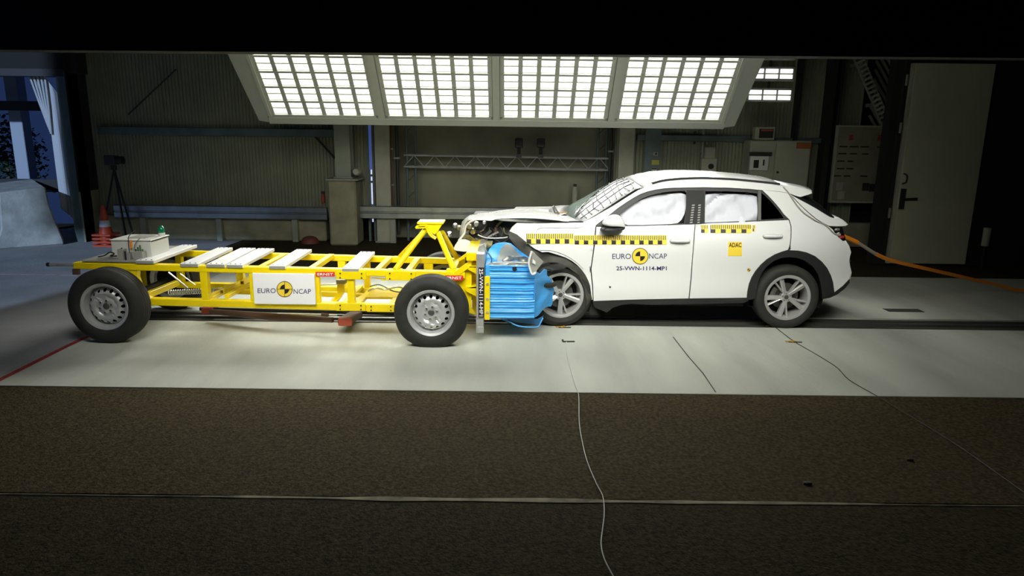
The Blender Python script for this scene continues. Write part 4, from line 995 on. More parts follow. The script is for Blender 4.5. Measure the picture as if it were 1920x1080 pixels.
def panel(name, px, m, off=0.0, thick=0.02, holes=(), grid=.07, par=None, both=True, sm=0, warp=None):
    ol = [sp(*p) for p in px] if sm == 0 else [tuple(q)[:2] for q in smooth_path([(*sp(*p), 0) for p in px], sm, True)]
    hs = [[sp(*p) for p in h] for h in holes]; out = None
    for sgn in ((-1, 1) if both else (-1,)):
        fo, fi = side(off, sgn), side(off - thick, sgn)
        if warp:
            f0, f1 = fo, fi
            fo = lambda u, v, f0=f0: tuple(Vector(f0(u, v)) + warp(u, v)); fi = lambda u, v, f1=f1: tuple(Vector(f1(u, v)) + warp(u, v))
        mb = MB(); shell(mb, ol, fo, fi, holes=hs, grid=grid)
        o = mb.build(name, m, par or car, smooth=True, angle=50)
        if sgn == -1: out = o
    return out
ARCH_R = [(1400, 558), (1401, 546), (1404, 532), (1409, 519.5), (1416, 508), (1426, 496), (1438, 485.5), (1452, 477), (1466, 471.5), (1481, 469), (1497, 469.8), (1512, 473), (1527, 479.5), (1540, 490), (1550, 502), (1557, 516), (1561, 529), (1563.5, 548)]
ARCH_F = [(955, 435.5), (969, 439), (982, 450), (995, 461.5), (1003, 467), (1010, 470), (1016, 473), (1028, 472.5), (1035, 474.5), (1048, 478.5), (1060, 482.5), (1072, 489), (1082.5, 497), (1091, 506), (1098, 516), (1103, 526), (1106.5, 536)]
WIN_TOP = [(1117, 423.5), (1128, 414), (1139, 406), (1157, 391.5), (1175, 379), (1188, 371), (1201, 364), (1214, 359.5), (1228, 356.2), (1245, 353.7), (1263, 352.5), (1320, 351.6), (1366, 352.5), (1403, 354.5), (1428, 357)]
WIN_BACK = [(1440, 366.5), (1452, 379), (1462, 391), (1470, 402), (1478.5, 412)]
WIN_BOT = [(1440, 413.8), (1395, 416), (1340, 418.5), (1304, 420.3), (1284, 420.8), (1240, 422.5), (1210, 424), (1175, 424.3), (1145, 424.3)]
def crumple(u, v):
    k = max(0.0, 0.32 - u) / 0.5; n = noise.noise(Vector((u * 6, v * 6, 1)))
    return Vector((0, 0.05 * k * n + 0.12 * k * k, 0.02 * k * n))
panel('front_fender', ARCH_F + [(1108, 548), (1110, 562), (1111.5, 562), (1110, 535), (1107, 505), (1112, 470), (1116.5, 426), (1117, 423.5), (1095, 417.2), (1060, 418.2), (1020, 419), (985, 419.8), (969, 420.3), (960, 428)], 'white_paint', warp=crumple, grid=.05)
fd = panel('front_door', [(1118.5, 425.5), (1145, 425.2), (1175, 425.2), (1210, 424.8), (1240, 423.4), (1284, 421.6), (1302.5, 421), (1299.5, 460), (1295, 520), (1291, 559.4), (1250, 560.3), (1202, 561.2), (1147, 563), (1113, 564.3), (1112, 535), (1109, 505), (1114, 470)], 'white_paint')
rd = panel('rear_door', [(1304.5, 420.9), (1340, 419), (1395, 416.6), (1440, 414.4), (1478.8, 412.7), (1482.3, 425), (1482.2, 445), (1480.5, 459), (1477.5, 468.3)] + ARCH_R[:9][::-1] + [(1398, 558.2), (1350, 558.8), (1293, 559.5), (1297, 520), (1301.5, 460)], 'white_paint')
panel('rear_quarter', [(1429.5, 356.6), (1446, 358), (1461, 359.5), (1478, 362.5), (1488, 372), (1500, 385), (1515, 399), (1530, 411.5), (1545, 420), (1553, 424), (1561, 430), (1566, 438), (1573, 446), (1580, 452), (1588, 455), (1591, 463), (1594, 473), (1592, 480), (1590.5, 488), (1592, 499), (1595, 511), (1592.5, 523), (1580, 536), (1564.5, 548)] + ARCH_R[9:-1][::-1] + [(1483, 468.3), (1482.6, 459), (1484.2, 445), (1484.3, 425), (1480.3, 412)] + WIN_BACK[::-1][1:], 'white_paint')
panel('cant_rail', [(1094, 416.8), (1116, 423)] + [(x, y - .6) for x, y in WIN_TOP[1:]] + [(1446, 357.4), (1461, 358.9), (1478, 361.9), (1479, 358), (1470, 352), (1461, 347.8), (1423, 343.2), (1366, 338.9), (1320, 337), (1280, 337.2), (1250, 340), (1223, 346), (1207, 352), (1196, 357), (1175, 370), (1150, 386), (1120, 403.5)], 'white_paint', off=0.004)
tg = panel('tailgate', [(1479.5, 363), (1490, 369.5), (1510, 380), (1530, 391), (1545, 400.5), (1556, 407), (1565, 409.5), (1573, 410.5), (1581, 415), (1589, 420.5), (1584, 423.5), (1568, 424), (1554, 423.3), (1546, 419.3), (1531, 410.5), (1516, 398), (1501, 384), (1489, 371.2)], 'white_paint', off=0.002)
# across-the-car surfaces: loft between the near edge and its mirror image
def loft(name, edge, m, bow=(0, 0), inset=0.0, n=14, par=None, thick=0.0, power=2.2, droop=0.0, raw=False):
    """edge: list of photo points on the near side; bow: (dx, dz) offset at the middle (number or per-point list)"""
    E = edge if raw else [sp(*p) for p in edge]
    mb = MB(); V = []
    for i, (x, z) in enumerate(E):
        s = S(x, z) - inset
        bx, bz = bow[i] if isinstance(bow, list) else bow
        for j in range(n + 1):
            t = 2 * j / n - 1; w = 1 - abs(t) ** power
            V.append((x + bx * w, YC + t * s, z + bz * w - droop * (t + 1) / 2))
    w_ = n + 1; F_ = [(i*w_+j, (i+1)*w_+j, (i+1)*w_+j+1, i*w_+j+1) for i in range(len(E)-1) for j in range(n)]
    mb.add(V, F_)
    o = mb.build(name, m, par or car, smooth=True, angle=60)
    if thick: sd_ = o.modifiers.new('solid', 'SOLIDIFY'); sd_.thickness = thick; sd_.offset = 0
    return o
roof_e = [(1207, 351.6), (1223, 345.8), (1250, 339.8), (1280, 337.0), (1320, 336.8), (1366, 338.7), (1423, 343.0), (1461, 347.6), (1474, 352)]
loft('roof', roof_e, 'white_paint', bow=[(-.05, .045), (-.03, .05), (-.01, .055), (0, .055), (0, .055), (0, .055), (0, .05), (0.02, .045), (.03, .04)], thick=.02, inset=.0)
# spoiler
spn = [(1470, 349.5), (1490, 353), (1510, 357), (1521.5, 359.5)]
loft('spoiler', spn, 'white_paint', bow=[(.02, .03), (.03, .03), (.04, .03), (.05, .03)], thick=.02, inset=-.0, power=4)
panel('spoiler_end', [(1464, 349), (1480, 350.5), (1500, 354.8), (1521.5, 359.3), (1522, 362.5), (1510, 366.5), (1499.5, 369.3), (1490, 366.5), (1480, 362.6), (1472, 358)], 'white_paint', off=.006, thick=.05)
# rear glass, tail panel and bumper
loft('rear_glass', [(1482, 364.5), (1495, 371.5), (1512, 380.5), (1530, 390.5), (1545, 400), (1557, 406.5), (1564, 409)], 'rear_glass', bow=[(.05, .05), (.08, .075), (.10, .085), (.10, .085), (.10, .075), (.10, .05), (.10, .02)], thick=.006, inset=-.002, power=3)
loft('tailgate_lip', [(1564, 409.3), (1573, 410.5), (1581, 415), (1589, 420.5), (1584, 423.5)], 'white_paint', bow=(.10, .0), thick=.015, power=3)
loft('tailgate_face', [(1584, 423.5), (1570, 425), (1572, 440), (1584, 452)], 'white_paint', bow=(.10, .0), thick=.015, power=3, inset=.02)
loft('rear_bumper', [(1584, 452), (1591, 463), (1594, 473), (1592, 480), (1590.5, 488), (1592, 499), (1595, 511), (1592.5, 523)], 'white_paint', bow=(.12, 0), thick=.02, power=3)
tl_ = panel('tail_light', [(1562, 425), (1574, 424.6), (1580, 426), (1584, 440), (1588, 454), (1580, 451), (1573, 445), (1566, 437)], 'chrome', off=-.01, grid=.03)
for k, (px, py) in enumerate(((1570, 430), (1575, 437), (1578, 444), (1572, 440))):
    x, z = sp(px, py); q = Vector((x, YC - S(x, z) - .004, z)); MB().box(q - Vector((.015, .01, .012)), q + Vector((.02, .01, .012))).build('broken_lens', ('junk_grey', 'chrome', 'lamp_red', 'sheet')[k], tl_, bevel=.003)
pl_ = panel('lower_bumper', [(1541, 559.7), (1552, 554.5), (1564.5, 548), (1580, 536.3), (1592.5, 523.5), (1593, 530), (1584, 541), (1570, 552), (1556, 558.5), (1541, 561)], 'black_plastic', off=.003)
loft('diffuser', [(1590, 524), (1582, 538), (1568, 549), (1556, 556)], 'black_plastic', bow=(.02, .02), thick=.02, power=3, inset=.02)
x, z = sp(1594, 489); MB().box((x - .03, YC - S(x, z) - .004, z - .012), (x + .006, YC - S(x, z) + .05, z + .012)).build('reflector', 'black_plastic', car)
# black roof rails
rr_ = [(1222.5, 346.2), (1236, 342.2), (1255, 339), (1280, 336.9), (1320, 335.9), (1366, 337.8), (1395, 340), (1423, 342.7), (1445, 345), (1462, 347.5)]
for sgn in (-1, 1):
    pts = [(lambda w: (w[0], YC + sgn * (S(w[0], w[1]) - .012), w[1] + .012))(sp(*p)) for p in rr_]
    mb = MB(); P_ = smooth_path(pts, 3)
    for i in range(len(P_) - 1): mb.bar(P_[i], P_[i+1] + (P_[i+1] - P_[i]) * .05, .035, .022)
    mb.build('roof_rail', 'black_plastic', car)
# antenna fin
p = at(1400, 337, YC); q = at(1420, 329, YC); mb = MB()
mb.prism([(p.x - .06, p.z - .02), (q.x - .01, q.z), (q.x + .02, q.z - .01), (q.x + .015, p.z - .03)], YC - .025, YC + .025); mb.build('antenna_fin', 'black_plastic', car, bevel=.008)
# greenhouse: black frames, panes, airbags
FW = [(1163, 401), (1175, 391), (1190, 380.5), (1203, 373), (1218, 367), (1235, 362.5), (1255, 359.3), (1284, 357.8), (1288, 362), (1287, 395), (1283, 419.5), (1240, 421.3), (1205, 422.5), (1178, 422.5), (1163, 417)]
RW = [(1323, 358.5), (1366, 358.8), (1400, 360.5), (1421, 363), (1422, 390), (1421, 413.5), (1395, 414.8), (1360, 416.5), (1322, 418)]
QW = [(1428.5, 361.5), (1437, 368.5), (1449, 381), (1459, 393), (1467, 404), (1470.5, 409.5), (1450, 411), (1428, 412.3)]
win_outer = [(1117.5, 424)] + WIN_TOP[1:] + WIN_BACK + WIN_BOT
wf = panel('window_frame', win_outer, 'black_plastic', off=-.012, thick=.015, holes=[FW, RW, QW], grid=.08)
panel('side_window', FW, 'side_glass', off=-.016, thick=.003, par=None)
panel('side_window', RW, 'side_glass', off=-.016, thick=.003)
panel('quarter_window', QW, 'dark_glass', off=-.016, thick=.003)
panel('pillar_trim', [(1288, 357), (1322, 357), (1321, 419), (1284, 420), (1287, 395)], 'black', off=-.009, thick=.003)
panel('window_divider', [(1422.5, 357.5), (1427.5, 358), (1427.5, 413), (1421.5, 413.5)], 'alloy_dark', off=-.008, thick=.006)
for x0_, x1_, tilt in ((1294, 1299, 4), (1308, 1312.5, 2)):
    for k in range(8):
        y0_ = 384 + k * 4.6; dx = tilt * (1 - k / 7)
        panel('pillar_marker', [(x0_ + dx, y0_), (x1_ + dx, y0_ - .5), (x1_ + dx - .4, y0_ + 1.8), (x0_ + dx - .4, y0_ + 2.2)], 'box_grey', off=-.006, thick=.002, grid=0, both=False)
def bag_warp(sd):
    def f(u, v):
        n = noise.noise(Vector((u * 5 + sd, v * 4, sd))) * .05 + noise.noise(Vector((u * 14, v * 9 + sd, 2))) * .03 + abs(noise.noise(Vector((u * 4.2 - v * 5, v * 2.5, sd)))) * -.10
        return Vector((0, n, 0))
    return f
panel('curtain_airbag', [(1160, 403), (1172, 394), (1190, 383), (1205, 376), (1224, 369.5), (1250, 365.5), (1279, 363), (1289, 366), (1291.5, 374), (1289, 390), (1286, 402), (1280, 413), (1272, 419), (1255, 421), (1250, 424), (1205, 428), (1172, 428), (1158, 412)], 'airbag', off=-.075, thick=.04, grid=.022, warp=bag_warp(1.3))
panel('curtain_airbag', [(1324, 366), (1345, 364), (1385, 365), (1415, 367), (1424, 370), (1424, 420), (1320, 425), (1322, 395)], 'airbag', off=-.075, thick=.04, grid=.022, warp=bag_warp(7.7))
# dark cabin shell behind the airbags, pale dashboard
x0, z0 = sp(1120, 421); x1, z1 = sp(1478, 412)
MB().box((x0 + .12, YC - .70, .30), (x1 + .05, YC + .70, z0 - .06)).build('cabin_tub', 'black', car)
for sx in (1.55, 2.35):
    for sy in (-.38, .38):
        mb = MB(); mb.grid(lambda u, v: (sx + .22 + .18 * u + .02*math.sin(v*PI), YC + sy + (v - .5) * .46 * (1 - .25 * u * u), .95 + .42 * u), 6, 8)
        st = mb.build('seat_back', 'black_plastic', car, smooth=True); md = st.modifiers.new('s', 'SOLIDIFY'); md.thickness = .10
# windscreen: far part with reflected haze in its colour, crazed near part
ws = [(1093.5, 416.3), (1107, 407.8), (1120, 399.8), (1135, 390.2), (1150, 380.5), (1164, 371.2), (1178, 362.6), (1191, 354.5), (1206, 351.4)]
E = [sp(*p) for p in ws]
bows = [(-.13, .01), (-.13, .02), (-.12, .025), (-.11, .03), (-.10, .035), (-.09, .035), (-.08, .04), (-.07, .04), (-.05, .045)]
def ws_pt(i, t):
    x, z = E[i]; s = S(x, z); w = 1 - abs(t) ** 2.2; return (x + bows[i][0] * w, YC + t * s, z + bows[i][1] * w)
def ws_part(name, t0, t1, m, n=10):
    mb = MB(); V = []
    for i in range(len(E)):
        f = i / (len(E) - 1)
        for j in range(n + 1):
            a_, b_ = t0(f), t1(f); V.append(ws_pt(i, a_ + (b_ - a_) * j / n))
    w_ = n + 1; mb.add(V, [(i*w_+j, (i+1)*w_+j, (i+1)*w_+j+1, i*w_+j+1) for i in range(len(E)-1) for j in range(n)])
    o = mb.build(name, m, car, smooth=True); md = o.modifiers.new('s', 'SOLIDIFY'); md.thickness = .005; return o
split = lambda f: -.74 + 1.3 * f
ws_part('windscreen', split, lambda f: 1.0, 'hazed_screen_glass')
cr = ws_part('cracked_windscreen', lambda f: -1.0, split, 'cracked_glass'); cr['label'] = 'white crazed part of the windscreen full of cracks'
# hair cracks as fine dark lines over the crazed part
def bil(f, t):
    k = min(len(E) - 1.001, max(0, f * (len(E) - 1))); i = int(k); w = k - i
    a_, b_ = Vector(ws_pt(i, t)), Vector(ws_pt(i + 1, t)); return a_ * (1 - w) + b_ * w
random.seed(11); cm = MB()
for k in range(9):
    f0 = .08 + .1 * k; pts = []
    for j in range(7):
        t = -.98 + j * .2; f_ = f0 + .10 * j * .3 + random.uniform(-.02, .02)
        if t < split(f_): pts.append(bil(min(1, f_), t) + Vector((-.007, 0, .011)))
    if len(pts) > 1: cm.tube(pts, .0065, 4)
for k in range(5):
    t0_ = -.9 + .17 * k; pts = [bil(f_, min(t0_ + .25 * f_ * (1 + .3 * k) + random.uniform(-.02, .02), split(f_))) + Vector((-.007, 0, .011)) for f_ in (.03, .2, .4, .6, .8, .97)]
    cm.tube(pts, .0055, 4)
stuff(cm.build('crack_line', 'decal_black', cr))
loft('cowl', [(1060, 417.5), (1078, 416.5), (1094, 416.5)], 'black_plastic', bow=(-.13, 0), thick=.01)
dash = loft('dashboard', [(1104, 416), (1125, 414), (1150, 414)], 'black_plastic', bow=(-.05, 0), inset=.08)
# wipers stub / bent wire on the scuttle
wm = MB(); wm.tube([at(1047, 413, 7.9), at(1041, 400, 7.9), at(1036, 388, 7.9), at(1038, 386, 7.9), at(1043, 394, 7.9), at(1052, 407, 7.9), at(1062, 414, 7.8)], .012, 6)
wm.build('bent_bracket', 'junk_grey', car, smooth=True)
wm = MB(); wm.prism([(lambda w: (w.x, w.z))(at(*p, 7.75)) for p in ((1048, 405), (1061, 401), (1073, 413), (1050, 413))], 7.75, 7.9); wm.build('scuttle_box', 'black_plastic', car, bevel=.01)
MB().tube([at(1038, 398.5, 7.95), at(1064, 398.5, 7.95)], .006, 5).build('hood_strut', 'tape_orange', car)
# door mirror
xm, zm = sp(1152, 415); ym = YC - S(xm, zm)
def blob(name, px, Y0, Y1, m, par=None, round_=.35):
    ol = [tuple(q)[:2] for q in smooth_path([((lambda w: (w.x, w.z, 0))(at(x, y, Y0))) for x, y in px], 3, True)]
    cx = sum(p[0] for p in ol) / len(ol); cz = sum(p[1] for p in ol) / len(ol); n = len(ol); V = []; rows = 7
    for k in range(rows):
        a_ = PI * k / (rows - 1); s = (1 - round_) + round_ * math.sin(a_); y = (Y0 + Y1)/2 - math.cos(a_) * (Y1 - Y0)/2
        V += [(cx + (x - cx) * s, y, cz + (z - cz) * s) for x, z in ol]
    mb = MB(); mb.add(V, [(k*n+i, k*n+(i+1) % n, (k+1)*n+(i+1) % n, (k+1)*n+i) for k in range(rows-1) for i in range(n)] + [tuple(range(n)), tuple((rows-1)*n+i for i in range(n))])
    return mb.build(name, m, par or car, smooth=True, angle=60)
mr = blob('door_mirror', [(1131, 421), (1136, 412), (1146, 406), (1156, 404), (1165, 406.5), (1171, 413), (1174, 422), (1173, 428), (1160, 427), (1140, 426)], ym - .20, ym - .03, 'white_paint')
blob('mirror_skirt', [(1127, 434), (1134, 427.5), (1160, 427), (1174, 427), (1172, 432), (1160, 433.5), (1148, 438), (1136, 438.5)], ym - .19, ym - .01, 'black_plastic', mr)
MB().box((xm - .03, ym - .06, zm - .09), (xm + .07, ym + .02, zm - .03)).build('mirror_foot', 'black_plastic', mr, bevel=.01)
# door handles
for px0, px1, py0, py1, d in ((1256, 1294, 445.5, 456.5, fd), (1430, 1467, 437, 447, rd)):
    a, b = sp(px0, (py0+py1)/2), sp(px1, (py0+py1)/2); n = 14; pts = []
    for k in range(n + 1):
        t = k / n; x = a[0] + (b[0]-a[0]) * t; z = a[1] + (b[1]-a[1]) * t; pts.append((x, YC - S(x, z) - .004 - .028 * math.sin(PI * t) ** .5, z))
    mb = MB(); mb.tube(pts, [.006] + [.019] * (n - 1) + [.006], 8); mb.build('door_handle', 'white_paint', d, smooth=True, angle=80)
    f = side(.001); cx, cz = (a[0]+b[0])/2, (a[1]+b[1])/2
    mb = MB(); mb.add([f(cx + .085*math.cos(2*PI*k/20), cz - .004 + .026*math.sin(2*PI*k/20)) for k in range(20)], [tuple(range(20))]); mb.build('handle_recess_shade', 'alloy_dark' if False else 'cabinet', d)  # flat grey oval, shade of the handle dish put into its colour
# sills and arches
panel('sill', [(1111, 564.8), (1147, 563.4), (1202, 561.6), (1250, 560.6), (1291, 559.8), (1350, 559.2), (1404, 558.6), (1403, 564), (1395, 567.5), (1350, 569), (1280, 570.5), (1220, 571), (1184, 569.5), (1165, 572.5), (1150, 577.5), (1138, 586), (1128, 582), (1115, 577.5)], 'black_plastic', off=.0, thick=.06, warp=lambda u, v: Vector((0, .03 * noise.noise(Vector((u * 5, v * 8, 4))), 0)))
wa = panel('wheel_arch', ARCH_R + [(1541, 559.3), (1540, 546), (1538, 532), (1533, 514), (1524, 500), (1511, 489.5), (1496, 483.5), (1479, 481.5), (1463, 483.5), (1449, 489.5), (1437, 499), (1428, 511), (1421, 526), (1417, 545), (1415.5, 559), (1404, 562)], 'black_plastic', off=.014, thick=.05, sm=0)
xr_c, zr_c = sp(1479.5, 553)
for sgn in (-1, 1):                                     # dark inner wheel house
    mb = MB(); mb.caps = False
    mb.lathe([(.40, 0), (.41, .35), (.0, .36)], (xr_c - .01, YC + sgn * .84, .34), 'y', 40, -sgn, warp=lambda p: Vector((p.x, p.y, max(p.z, .22)))); mb.build('wheel_house', 'black', car, smooth=True)
MB().box((xr_c - 2.0, YC - .74, .20), (xr_c - .42, YC + .74, .30)).build('underbody', 'black', car)
MB().box((xr_c + .40, YC - .6, .28), (xr_c + .50, YC + .6, .34)).build('underbody', 'black', car)
# ---- alloy wheels
def alloy_wheel(c, R, sgn, a0, par=None, yaw=0.0, tilt=0.0):
    c = Vector(c); rim = .242; rot = Matrix.Rotation(yaw, 3, 'Z') @ Matrix.Rotation(tilt, 3, 'X')
    W_ = lambda p: c + rot @ (Vector(p) - c)
    mb = MB(); mb.caps = False
    mb.lathe([(rim, 0), (rim + .004, .010), (rim - .006, .018), (rim - .022, .020), (rim - .032, .045), (rim - .04, .17), (rim + .0, .19), (rim - .03, .19), (rim - .046, .17), (rim - .038, .04), (rim - .028, .008), (rim - .006, .0), (rim, 0)], c, 'y', 56, sgn, warp=W_)
    mb.lathe([(0, .038), (.050, .032), (.058, .04), (.058, .09), (0, .09)], c, 'y', 24, sgn, warp=W_)
    for k in range(5):
        for da, w0, w1, dep in ((0.0, .018, .016, .008), (-21, .040, .052, .018)):
            A = math.radians(a0 + 72 * k + da); A0 = math.radians(a0 + 72 * k + (da * .55 if da else -6))
            p0 = Vector((math.cos(A0) * .040, 0, math.sin(A0) * .040)); p1 = Vector((math.cos(A) * (rim - .016), 0, math.sin(A) * (rim - .016)))
            d = (p1 - p0).normalized(); s_ = Vector((-d.z, 0, d.x)); V = []
            for q, w, yy in ((p0, w0, .026), (p0.lerp(p1, .5), (w0 + w1) / 2, .022), (p1, w1, dep)):
                V += [c + q + s_ * w/2 + Vector((0, sgn * (yy + .006), 0)), c + q + s_ * w * .2 + Vector((0, sgn * yy, 0)), c + q - s_ * w/2 + Vector((0, sgn * (yy + (.014 if da else .006)), 0)), c + q - s_ * w/2 + Vector((0, sgn * (yy + .05), 0)), c + q + s_ * w/2 + Vector((0, sgn * (yy + .05), 0))]
            mb.add([W_(v) for v in V], [(i*5+j, i*5+(j+1) % 5, (i+1)*5+(j+1) % 5, (i+1)*5+j) for i in range(2) for j in range(5)])
    w = mb.build('wheel', 'alloy', par or car, smooth=True, angle=25)
    def warp(p):
        p = W_(p)
        if p.z < .001: p.z = .001
        return p
    mb = MB(); mb.caps = False
    mb.lathe([(rim - .004, .012), (rim + .010, .0), (rim + .045, -.010), (R - .03, -.004), (R - .010, .012), (R, .034), (R, .062), (R-.006, .064), (R-.006, .07), (R, .072), (R + .001, .105), (R-.006, .107), (R-.006, .113), (R, .115), (R, .160), (R - .03, .20), (rim + .03, .205), (rim - .004, .19), (rim - .004, .012)], c, 'y', 64, sgn, warp=warp)
    mb.build('tyre', 'rubber', w, smooth=True, angle=30)
    mb = MB(); mb.lathe([(0, .095), (.145, .095), (.145, .115), (0, .115)], c, 'y', 32, sgn, warp=W_); mb.build('brake_disc', 'alloy_dark', w, smooth=True)
    mb = MB(); mb.lathe([(0, .030), (.022, .030), (.026, .04)], c, 'y', 16, sgn, warp=W_); mb.build('centre_cap', 'alloy_dark', w, smooth=True)
    for k in range(5):
        A = math.radians(a0 + 36 + 72 * k); q = c + Vector((.04*math.cos(A), 0, .04*math.sin(A)))
        mb = MB(); mb.lathe([(0, .031), (.006, .031), (.007, .04)], q, 'y', 6, sgn, warp=W_); mb.build('wheel_bolt', 'alloy_dark', w)
    if sgn > 0:
        A = math.radians(160); mb = MB(); 
        for k in range(5): A = math.radians(140 + 9 * k); mb.bar(W_(c + Vector((.15*math.cos(A), sgn*.07, .15*math.sin(A)))), W_(c + Vector((.15*math.cos(A+.17), sgn*.07, .15*math.sin(A+.17)))), .05, .05, up=(0, 1, 0))
        mb.build('brake_caliper', 'chrome', w)
    return w
pr = at(1477.5, 553, 7.14); alloy_wheel((pr.x, 7.14, .338), .342, 1, -13); alloy_wheel((pr.x, YC + .91, .338), .342, -1, 20)
pf = at(1052, 551.5, 7.13); alloy_wheel((pf.x, 7.13, .336), .340, 1, 2, yaw=0.10, tilt=-.03); alloy_wheel((pf.x + .15, YC + .86, .336), .340, -1, 40)
for x in (pr.x, pf.x + .08): MB().tube([(x, 7.36, .33), (x, YC + .7, .33)], .04, 10).build('axle', 'black_plastic', car, smooth=True)
# ---- crumpled wheel-arch liner and inner structure at the front
def flat(name, px, Y, d, m, par=None, grid=.03, amp=.03, fr=8, slope=0.0, x_ref=None):
    ol = [(lambda w: (w.x, w.z))(at(x, y, Y)) for x, y in px]
    mx = min(p[0] for p in ol) if x_ref is None else x_ref
    fo = lambda u, v: (u, Y + slope * (u - mx) + amp * noise.noise(Vector((u * fr, v * fr, Y * 3))), v)
    fi = lambda u, v: (u, Y + d + slope * (u - mx) + amp * noise.noise(Vector((u * fr, v * fr, Y * 3))), v)
    mb = MB(); shell(mb, ol, fo, fi, grid=grid); return mb.build(name, m, par or car, smooth=True, angle=50)
flat('arch_liner', [(953, 436), (969, 440), (985, 453), (1000, 466), (1012, 474), (1035, 478), (1062, 485), (1084, 500), (1098, 517), (1106, 535), (1110, 560), (1098, 575), (1096, 540), (1085, 515), (1065, 500), (1040, 494), (1022, 500), (1014, 512), (1008, 505), (1000, 490), (985, 478), (968, 462), (955, 446)], 7.16, .02, 'liner', amp=.07, fr=6, grid=.025)
flat('wheel_house', [(975, 460), (1012, 473), (1060, 484), (1098, 515), (1111, 562), (1105, 585), (1080, 585), (1010, 560), (990, 500)], 7.30, .05, 'black', amp=.05)
flat('splash_shield', [(1010, 505), (1016, 496), (1027, 492), (1048, 493), (1064, 500), (1050, 505), (1036, 507), (1024, 503), (1016, 509), (1013, 519), (1009, 516)], 7.04, .02, 'rubber', amp=.05, fr=9, grid=.02)
ab = flat('torn_bracket', [(996.5, 471.5), (1000, 473), (1019, 491), (1013, 498), (1007, 506), (1006, 512), (998, 515), (994, 505), (991, 492), (993, 480)], 6.50, .012, 'sheet', amp=.02, grid=.03)
MB().tube(smooth_path([at(997, 471, 6.48), at(994, 481, 6.48), at(991.5, 493, 6.48), at(994, 505, 6.48), at(998, 514, 6.48), at(1005, 511, 6.48)], 3), .011, 5).build('bracket_flange', 'white_paint', ab, smooth=True)
flat('bracket_web', [(999, 486), (1004, 490), (1004, 496), (998, 493)], 6.485, .006, 'white_paint', ab, grid=0, amp=0)
MB().tube(smooth_path([at(1037, 507, 6.85), at(1030, 503.5, 6.85), at(1021, 505, 6.83), at(1014, 511, 6.81), at(1011.5, 521, 6.80), at(1015, 530, 6.80), at(1023, 534.5, 6.81), at(1033, 535, 6.85), at(1040, 533, 6.90)], 4), .024, 8).build('torn_hose', 'rubber', car, smooth=True)
flat('hose_clip', [(1016, 507), (1020, 503), (1028, 502), (1034, 505), (1034, 508), (1026, 508)], 6.94, .01, 'sheet', grid=0, amp=.0)
# ---- hood, crushed front
hood_n = [(866, 446, .25), (868, 432, .30), (871, 420, .36), (876, 413.5, .45), (884, 410.5, .55), (895, 409.5, .6), (915, 409.5, .66), (935, 408.5, .70), (958, 407.5, .74), (985, 407, .77), (1015, 408.5, .80), (1045, 411.5, .80), (1070, 415.5, .80)]
mb = MB(); V = []; NJ = 12
for i, (px, py, hw) in enumerate(hood_n):
    p = at(px, py, YC - hw)
    for j in range(NJ + 1):
        t = 2 * j / NJ - 1; w = 1 - abs(t) ** 2
        buck = .018 * noise.noise(Vector((i * .7, j * .6, 3)))
        V.append((p.x - (.05 if i < 5 else -.0) * w, YC + t * hw, p.z + .016 * w * min(1, i / 6) - .07 * (t + 1) / 2 + buck * (1 if 0 < j < NJ else 0)))
w_ = NJ + 1; mb.add(V, [(i*w_+j, (i+1)*w_+j, (i+1)*w_+j+1, i*w_+j+1) for i in range(len(hood_n)-1) for j in range(NJ)])
hd_ = mb.build('hood', 'white_paint', car, smooth=True, angle=60); md = hd_.modifiers.new('s', 'SOLIDIFY'); md.thickness = .012
# folded near skin of the hood tip and inner hood edge
flat('hood_edge', [(893, 412.5), (900, 408), (912, 405.6), (926, 405), (935, 406.5), (934, 410), (927, 412), (921, 414), (905, 412.8)], 7.30, .03, 'white_paint', amp=.012, grid=.03)
flat('hood_inner', [(927, 412), (940, 409.5), (965, 409), (990, 409), (1015, 410.5), (1045, 413.5), (1058, 416.5), (1010, 417.5), (985, 417), (965, 415.5), (945, 414.5)], 7.32, .02, 'sheet', amp=.01, grid=.04)
MB().tube(smooth_path([at(894, 411, 7.35), at(883, 415, 7.36), at(875, 422, 7.37), at(872, 430, 7.38), at(871, 437, 7.38), at(866, 444, 7.36), at(860, 452, 7.34)], 4), .012, 6).build('front_seam', 'wire_white', car, smooth=True)
MB().tube(smooth_path([at(896, 440, 7.30), at(905, 444, 7.29), at(916, 446.3, 7.28), at(932, 446.6, 7.28), at(944, 446, 7.27), at(952, 444.5, 7.27)], 4), .006, 6).build('lamp_seam', 'wire_white', car, smooth=True)
flat('bumper_skin', [(850, 467), (853, 460), (858, 453), (864, 449.5), (872, 449), (880, 452), (886, 458), (892, 464), (896, 469), (888, 471), (870, 471.5), (856, 470)], 7.28, .03, 'white_paint', amp=.03, fr=5, grid=.025)
flat('bumper_skin', [(866, 447), (871, 441), (880, 441), (888, 446), (896, 452), (904, 462), (905, 468), (896, 466), (886, 457), (876, 450)], 7.34, .03, 'junk_olive', amp=.06, fr=11, grid=.018)
